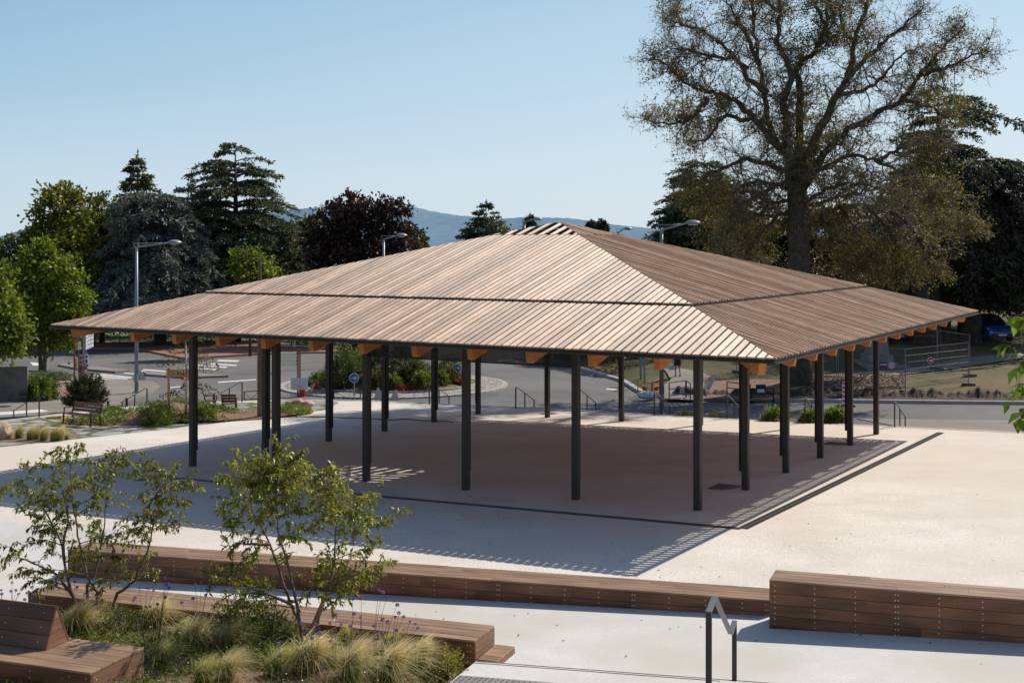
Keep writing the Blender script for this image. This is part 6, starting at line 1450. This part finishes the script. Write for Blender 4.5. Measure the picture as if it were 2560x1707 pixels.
# striped traffic marker
g = hit(*cD(165, 1258), road_z); h = at(0, cD(0, 950)[1], g.y).z-g.z; o = thing('striped_marker', 'red and white striped traffic marker on a black foot by the pale kerb', 'traffic marker', g)
b = MB(); b.box(-.14, .14, -.02, .02, .12, h); b.build('panel', M_signw, o); b = MB()
for k in range(5):
    z = .15+k*(h-.15)/5; s_ = (h-.15)/10; z1 = lambda zz: min(zz, h-.01); b.add([(-.13,-.024,z1(z+s_)),(.13,-.024,z1(z)),(.13,-.024,z1(z+s_)),(-.13,-.024,z1(z+2*s_))], [(0,1,2,3)])
b.build('stripes', M_red, o); MB().box(-.42, .42, -.2, .2, 0, .1).build('foot', M_rubber, o, bevel=.03)
# small orange and blue works barriers
M_or = paint('orange_barrier', (.50,.12,.02), .5); M_bl2 = paint('blue_barrier', (.03,.045,.07), .5)
def works(label, a, c, top, conv, mat, plate):
    a, c = hit(*conv(*a), lawn_z), hit(*conv(*c), lawn_z); h = at(0, conv(0, top)[1], a.y).z-a.z; d = c-a; u = Vector((0,0,h)); o = thing('works_barrier', label, 'barrier', a)
    for q in (Vector((0,0,0)), d): MB().tube([q-Vector((0,0,.1)), q+u], .03, 6).build('post', mat, o)
    b = MB()
    for t in (.25, .62, .98): b.tube([u*t, d+u*t], .024, 6)
    b.build('rails', mat, o); MB().box(-.10, .10, -.02, .02, -.10, .10).build('plate', M_red if plate else M_bl2, o, d*.5+u*.5)
works('orange works barrier on the grass left of the grey lamp post', (90,640), (305,705), 430, cE, M_or, True); works('orange works barrier angled behind the grey lamp post', (320,715), (420,660), 460, cE, M_or, True)
works('dark blue works barrier right of the grey lamp post', (575,745), (830,712), 470, cE, M_bl2, False); works('dark blue works barrier left of the thick front corner post', (840,715), (905,770), 440, cE, M_bl2, False)
works('dark works barrier in the trench between the two right front posts', (1470,700), (1830,745), 460, cE, M_black, False); works('dark works barrier right of the corner rafter by the trench', (1850,740), (2190,745), 560, cE, M_black, False)
g = hit(*cE(1985, 745), lawn_z); z = at(0, cE(0, 600)[1], g.y).z-g.z; o = thing('works_sign', 'small black sign with a white label on the trench barrier', 'sign', g+Vector((0,-.12,0)))
MB().box(-.24, .24, -.02, .02, z-.1, z+.32).build('panel', M_black, o); MB().box(-.18, .18, -.03, -.022, z-.06, z+.10).build('label_plate', M_white, o)
g = hit(*cE(245, 715), lawn_z); rr = random.Random(4); bm = bmesh.new(); bmesh.ops.create_icosphere(bm, subdivisions=3, radius=1)
for v in bm.verts: v.co = Vector((v.co.x*.55, v.co.y*.3, v.co.z*.2+.16))*(1+.12*math.sin(v.co.x*5)*math.sin(v.co.y*7+v.co.z*4))
me = bpy.data.meshes.new('sack'); bm.to_mesh(me); bm.free(); me.materials.append(M_white); tag(link('sack', me, None, g), 'white sack lying by the kerb next to the orange barriers', 'sack')
a = hit(*cE(1160, 590), lawn_z); c = at(*cE(1300, 340), a.y+.3); o = MB().bar(a, c, .28, .04).build('board', M_tarp); tag(o, 'pale board leaning in the works area left of the right front post', 'board')
# ------------------------------------------------------------------ cars
M_tint = paint('tinted_glass', (.02,.03,.04), .08, 0, .1, 2, .9); M_head = paint('headlight_glass', (.55,.58,.60), .12, 0, .05, 2, .8); M_plate = paint('number_plate', (.65,.65,.62), .5); M_rim = paint('alloy_rim', (.35,.36,.37), .35, .7)
def car(label, g, rz, col, name):
    m = paint(name, col, .22, .25, .05, 2, .7); m.node_tree.nodes['Principled BSDF'].inputs['Coat Weight'].default_value = .6
    o = thing('parked_car', label, 'car', g, rz)                      # local: nose towards -y
    st = [(-2.12,.40,.62,.60),(-2.02,.30,.80,.78),(-1.6,.28,.98,.86),(-1.0,.28,1.05,.88),(0,.28,1.02,.89),(1.2,.28,1.04,.88),(1.9,.32,1.0,.84),(2.05,.42,.85,.74)]
    vs = []; fs = []; n = 10
    for y, zb, zt, w_ in st:
        vs += [(-w_*.9,y,zb),(-w_,y,zb+.14),(-w_,y,(zb+zt)/2),(-w_*.98,y,zt-.08),(-w_*.86,y,zt),(w_*.86,y,zt),(w_*.98,y,zt-.08),(w_,y,(zb+zt)/2),(w_,y,zb+.14),(w_*.9,y,zb)]
    for i in range(len(st)-1):
        for j in range(n): fs.append((i*n+j, i*n+(j+1) % n, (i+1)*n+(j+1) % n, (i+1)*n+j))
    fs += [tuple(range(n-1,-1,-1)), tuple((len(st)-1)*n+j for j in range(n))]
    b = MB().add(vs, fs)
    cb = [(-1.05,1.03,.80),(-.25,1.58,.60),(.5,1.64,.62),(1.35,1.60,.60),(1.85,1.05,.76)]           # cabin: y, z, half width (roofline)
    roof = [(-.22,1.56,.60),(.5,1.63,.62),(1.35,1.58,.60)]
    rv = []; 
    for y, z, w_ in roof: rv += [(-w_,y,z-.05),(-w_*.9,y,z),(w_*.9,y,z),(w_,y,z-.05)]
    rf = []
    for i in range(2):
        for j in range(3): rf.append((i*4+j, i*4+j+1, i*4+5+j, i*4+4+j))
    b.add(rv, rf)
    for s in (-1, 1):
        b.bar((s*.80,-1.02,1.02),(s*.60,-.22,1.53), .07,.05); b.bar((s*.85,.25,1.02),(s*.63,.30,1.56), .07,.05); b.bar((s*.76,1.82,1.02),(s*.60,1.35,1.54), .10,.07)
    b.build('body', m, o, smooth=False, bevel=.02)
    MB().quad((-.78,-1.0,1.03),(.78,-1.0,1.03),(.585,-.24,1.53),(-.585,-.24,1.53)).build('windscreen', M_tint, o)
    MB().quad((.74,1.80,1.05),(-.74,1.80,1.05),(-.58,1.38,1.54),(.58,1.38,1.54)).build('rear_window', M_tint, o)
    for s in (-1, 1):
        MB().add([(s*.84,-.92,1.03),(s*.84,1.72,1.03),(s*.61,1.33,1.54),(s*.61,-.20,1.54)], [(0,1,2,3)]).build('side_window', M_tint, o)
        MB().hexa([(s*.48,-2.10,.62),(s*.78,-1.98,.62),(s*.80,-1.72,.70),(s*.50,-1.84,.70)], [(s*.50,-2.0,.80),(s*.80,-1.86,.86),(s*.82,-1.62,.90),(s*.52,-1.74,.90)]).build('headlight', M_head, o)
        MB().hexa([(s*.86,-.88,1.02),(s*1.04,-.86,1.02),(s*1.04,-.76,1.02),(s*.86,-.76,1.02)], [(s*.86,-.88,1.16),(s*1.04,-.86,1.16),(s*1.04,-.76,1.16),(s*.86,-.76,1.16)]).build('mirror', m, o, bevel=.02)
        for y in (-1.32, 1.30):
            w = MB().tube([(s*.70,y,.31),(s*.90,y,.31)], .31, 20).build('wheel', M_rubber, o, bevel=.02); MB().tube([(s*.895,y,.31),(s*.912,y,.31)], .20, 16).build('rim', M_rim, w)
    MB().box(-.62, .62, -2.135, -2.0, .36, .56).build('bumper_grille', M_black, o, bevel=.02); MB().box(-.26, .26, -2.15, -2.137, .40, .51).build('number_plate', M_plate, o); MB().box(-.4, .4, -2.115, -2.08, .68, .74).build('upper_grille', M_black, o)
    return o
g = hit(*cD(2025, 478), lawn_z); car('dark blue car parked facing the camera at the right edge', Vector((g.x, g.y+1.6, lawn_z(g.x, g.y+1.6)+.02)), .06, (.035,.12,.42), 'car_paint_blue')
g = hit(*cD(1105, 470), lawn_z); car('pale silver blue car parked partly behind the dark thick trunk', Vector((g.x, g.y+1.6, lawn_z(g.x, g.y+1.6)+.02)), .18, (.22,.27,.32), 'car_paint_silver')
g = hit(*cD(720, 490), lawn_z); car('pale car half hidden by the row of orange rafter ends', Vector((g.x, g.y+1.6, lawn_z(g.x, g.y+1.6)+.02)), .2, (.18,.22,.25), 'car_paint_grey')
# ------------------------------------------------------------------ shrubs on the plaza edge
for i, (x, y, rad, lab) in enumerate([((430),1083,(.55,.4,.62),'low green shrub left of the second right post on the plaza edge'),(700,1096,(.5,.4,.58),'low green shrub beside the stair rail at the right plaza edge'),(862,1100,(.42,.4,.55),'left shrub of the pair before the grey road at the right'),(915,1098,(.45,.4,.68),'right taller shrub of the pair before the grey road')]):
    shrub('edge_shrub', lab, hit(*c5(x, y), plaza_z)-Vector((0,0,.12)), rad, 1500, .13, .05, M_shrg, 500+i, kids=False)
for i, (x, y, lab) in enumerate([(800,985,'small dark plant at the plaza edge left of the front corner post'),(1280,1000,'small dark plant at the plaza edge right of the front corner post')]):
    shrub('edge_plant', lab, hit(*cE(x, y), plaza_z)-Vector((0,0,.25)), (.5,.3,.42), 700, .12, .03, M_olv, 520+i, 'plant', kids=False)
# ------------------------------------------------------------------ branch at the right edge: a young tree just outside the frame
g = Vector((6.3, 13.2, sz(-7, -4)+.9)); M_big = leafmat('broad_bright_leaf', (.075,.13,.016), (.17,.26,.03), .5, .3, .4, .25, 2)
o = thing('leafy_branch_tree', 'young tree at the right edge showing only a hanging branch of broad bright leaves', 'tree', g); rg = np.random.default_rng(4); Yb = 13.0
tips = [[(2700,900),(2600,850),(2545,800),(2535,790)],[(2680,950),(2590,900),(2530,870),(2515,860)],[(2700,980),(2600,960),(2550,960),(2525,1000)],[(2690,860),(2610,830),(2570,800),(2556,790)],[(2700,1000),(2620,990),(2565,1020),(2545,1045)],[(2700,930),(2620,900),(2560,905),(2540,915)]]
b = MB(); b.tube([(0,0,-.4),(.05,0,1.8),(-.05,0,4.2)], [.05,.04,.02], 8); LP = []; LD = []
for tpp in tips:
    q = [np.array(at(x, y, Yb+rg.uniform(-.15,.15)))-np.array(g) for x, y in tpp]; root = np.array((0,0,q[0][2]-.15)); q = [root]+q; b.tube([Vector(p) for p in q], list(np.linspace(.014,.003,len(q))), 5, cap=False)
    for i in range(1, len(q)-1):
        for t in (0, .33, .66, 1.0):
            LP.append(q[i]+(q[i+1]-q[i])*t+rg.normal(0,.01,3)); LD.append(unit(q[i+1]-q[i])*.35+rg.normal(0,.5,3)+[-.15,0,-.75])
for i in range(260):
    t = rg.uniform(0, 6.28); r = rg.uniform(.1, .55); z = rg.uniform(1.6, 4.3); LP.append(np.array((math.cos(t)*r+.35, math.sin(t)*r, z))); LD.append(rg.normal(0,.6,3)+[0,0,-.5])
b.build('trunk', M_barkg, o, smooth=True); link('crown', leaf_mesh('crown', LP, LD, rg.uniform(.14,.21,len(LP)), rg.uniform(.085,.125,len(LP)), M_big, .18), o)
# ------------------------------------------------------------------ walking person
def person():
    g = hit(*cE(705, 384), lawn_z); o = thing('person', 'person in a dark skirt and pale top walking away up the shaded path', 'person', g+Vector((0,0,.05)))
    J = {'pel':(0,0,.92),'sp':(0,.01,1.12),'ch':(0,.02,1.32),'nk':(0,.03,1.45),'hd':(0,.05,1.56),'ht':(0,.05,1.66),
         'hipL':(-.09,0,.88),'kL':(-.10,.10,.50),'aL':(-.10,-.02,.10),'tL':(-.10,.12,.03),'hipR':(.09,0,.88),'kR':(.10,-.02,.49),'aR':(.11,-.24,.14),'tR':(.11,-.16,.03),
         'sL':(-.17,.02,1.37),'eL':(-.25,-.05,1.12),'wL':(-.28,.04,.90),'hL':(-.285,.06,.83),'sR':(.17,.02,1.37),'eR':(.24,-.08,1.12),'wR':(.25,.0,.89),'hR':(.25,.02,.82)}
    rad = {'pel':.135,'sp':.115,'ch':.125,'nk':.052,'hd':.085,'ht':.06,'hipL':.085,'kL':.055,'aL':.036,'tL':.03,'hipR':.085,'kR':.055,'aR':.036,'tR':.03,'sL':.05,'eL':.036,'wL':.026,'hL':.03,'sR':.05,'eR':.036,'wR':.026,'hR':.03}
    E = [('pel','sp'),('sp','ch'),('ch','nk'),('nk','hd'),('hd','ht'),('pel','hipL'),('hipL','kL'),('kL','aL'),('aL','tL'),('pel','hipR'),('hipR','kR'),('kR','aR'),('aR','tR'),('ch','sL'),('sL','eL'),('eL','wL'),('wL','hL'),('ch','sR'),('sR','eR'),('eR','wR'),('wR','hR')]
    for s, sg in (('L',-1),('R',1)):
        hx, hy, hz = J['h'+s]
        for f in range(4):
            dy = -.024+.016*f; l = (.055,.066,.07,.06)[f]; J[f'f{s}{f}a'] = (hx, hy+dy, hz-.04); J[f'f{s}{f}b'] = (hx-sg*.008, hy+dy+.004, hz-.04-l*.6); J[f'f{s}{f}c'] = (hx-sg*.022, hy+dy+.004, hz-.04-l)
            for q, r in (('a',.010),('b',.009),('c',.008)): rad[f'f{s}{f}{q}'] = r
            E += [('h'+s, f'f{s}{f}a'), (f'f{s}{f}a', f'f{s}{f}b'), (f'f{s}{f}b', f'f{s}{f}c')]
        J[f't{s}a'] = (hx-sg*.01, hy+.04, hz-.02); J[f't{s}b'] = (hx-sg*.02, hy+.055, hz-.06); rad[f't{s}a'] = .011; rad[f't{s}b'] = .009; E += [('h'+s, f't{s}a'), (f't{s}a', f't{s}b')]
    ks = list(J); me = bpy.data.meshes.new('body'); me.from_pydata([J[k] for k in ks], [(ks.index(a), ks.index(c)) for a, c in E], []); me.materials.append(paint('skin', (.36,.20,.13), .6))
    bo = link('body', me, o); md = bo.modifiers.new('skin', 'SKIN'); sv_ = me.skin_vertices[0].data
    for i, k in enumerate(ks): sv_[i].radius = (rad[k], rad[k]); sv_[i].use_root = (k == 'pel')
    bo.modifiers.new('sub', 'SUBSURF').levels = 1; bo.modifiers['sub'].render_levels = 1
    MB().lathe([(.10,1.02),(.155,.98),(.185,.85),(.20,.70),(.215,.60),(.20,.60)], 18, (0,0,0)).build('skirt', paint('dark_cloth', (.015,.014,.018), .85), o, smooth=True)
    b = MB(); b.lathe([(.15,1.0),(.145,1.1),(.16,1.25),(.17,1.36),(.10,1.44),(.06,1.46)], 18, (0,.015,0)); b.tube([(-.15,.02,1.385),(-.20,-.01,1.26)], [.066,.06], 10); b.tube([(.15,.02,1.385),(.20,-.02,1.26)], [.066,.06], 10); b.build('top', paint('pale_cloth', (.36,.34,.36), .85), o, smooth=True)
    MB().lathe([(.02,1.70),(.075,1.685),(.10,1.62),(.105,1.54),(.085,1.44),(.03,1.42)], 14, (0,.03,0)).build('hair', paint('brown_hair', (.05,.028,.018), .6), o, smooth=True)
    for s, (x, y, z) in ((0,(-.10,.06,.0)),(1,(.11,-.20,.0))): MB().box(x-.04, x+.04, y-.12, y+.13, z, z+.055).build('shoe', M_black, o, bevel=.015)
    h = g+Vector((-.285, .06, .05)); bg = thing('bag', 'pale bag carried in the left hand of the walking person', 'bag', h+Vector((0,0,.33)))
    MB().hexa([(-.20,-.07,.0),(.16,-.07,.0),(.16,.07,.0),(-.20,.07,.0)], [(-.17,-.05,.30),(.14,-.05,.30),(.14,.05,.30),(-.17,.05,.30)]).build('pouch', paint('pale_blue_bag', (.45,.48,.58), .7), bg, bevel=.02)
    MB().tube([(-.09,0,.29),(-.07,0,.40),(.0,0,.455),(.05,0,.40),(.07,0,.29)], .009, 6).build('strap', M_white, bg)
person()
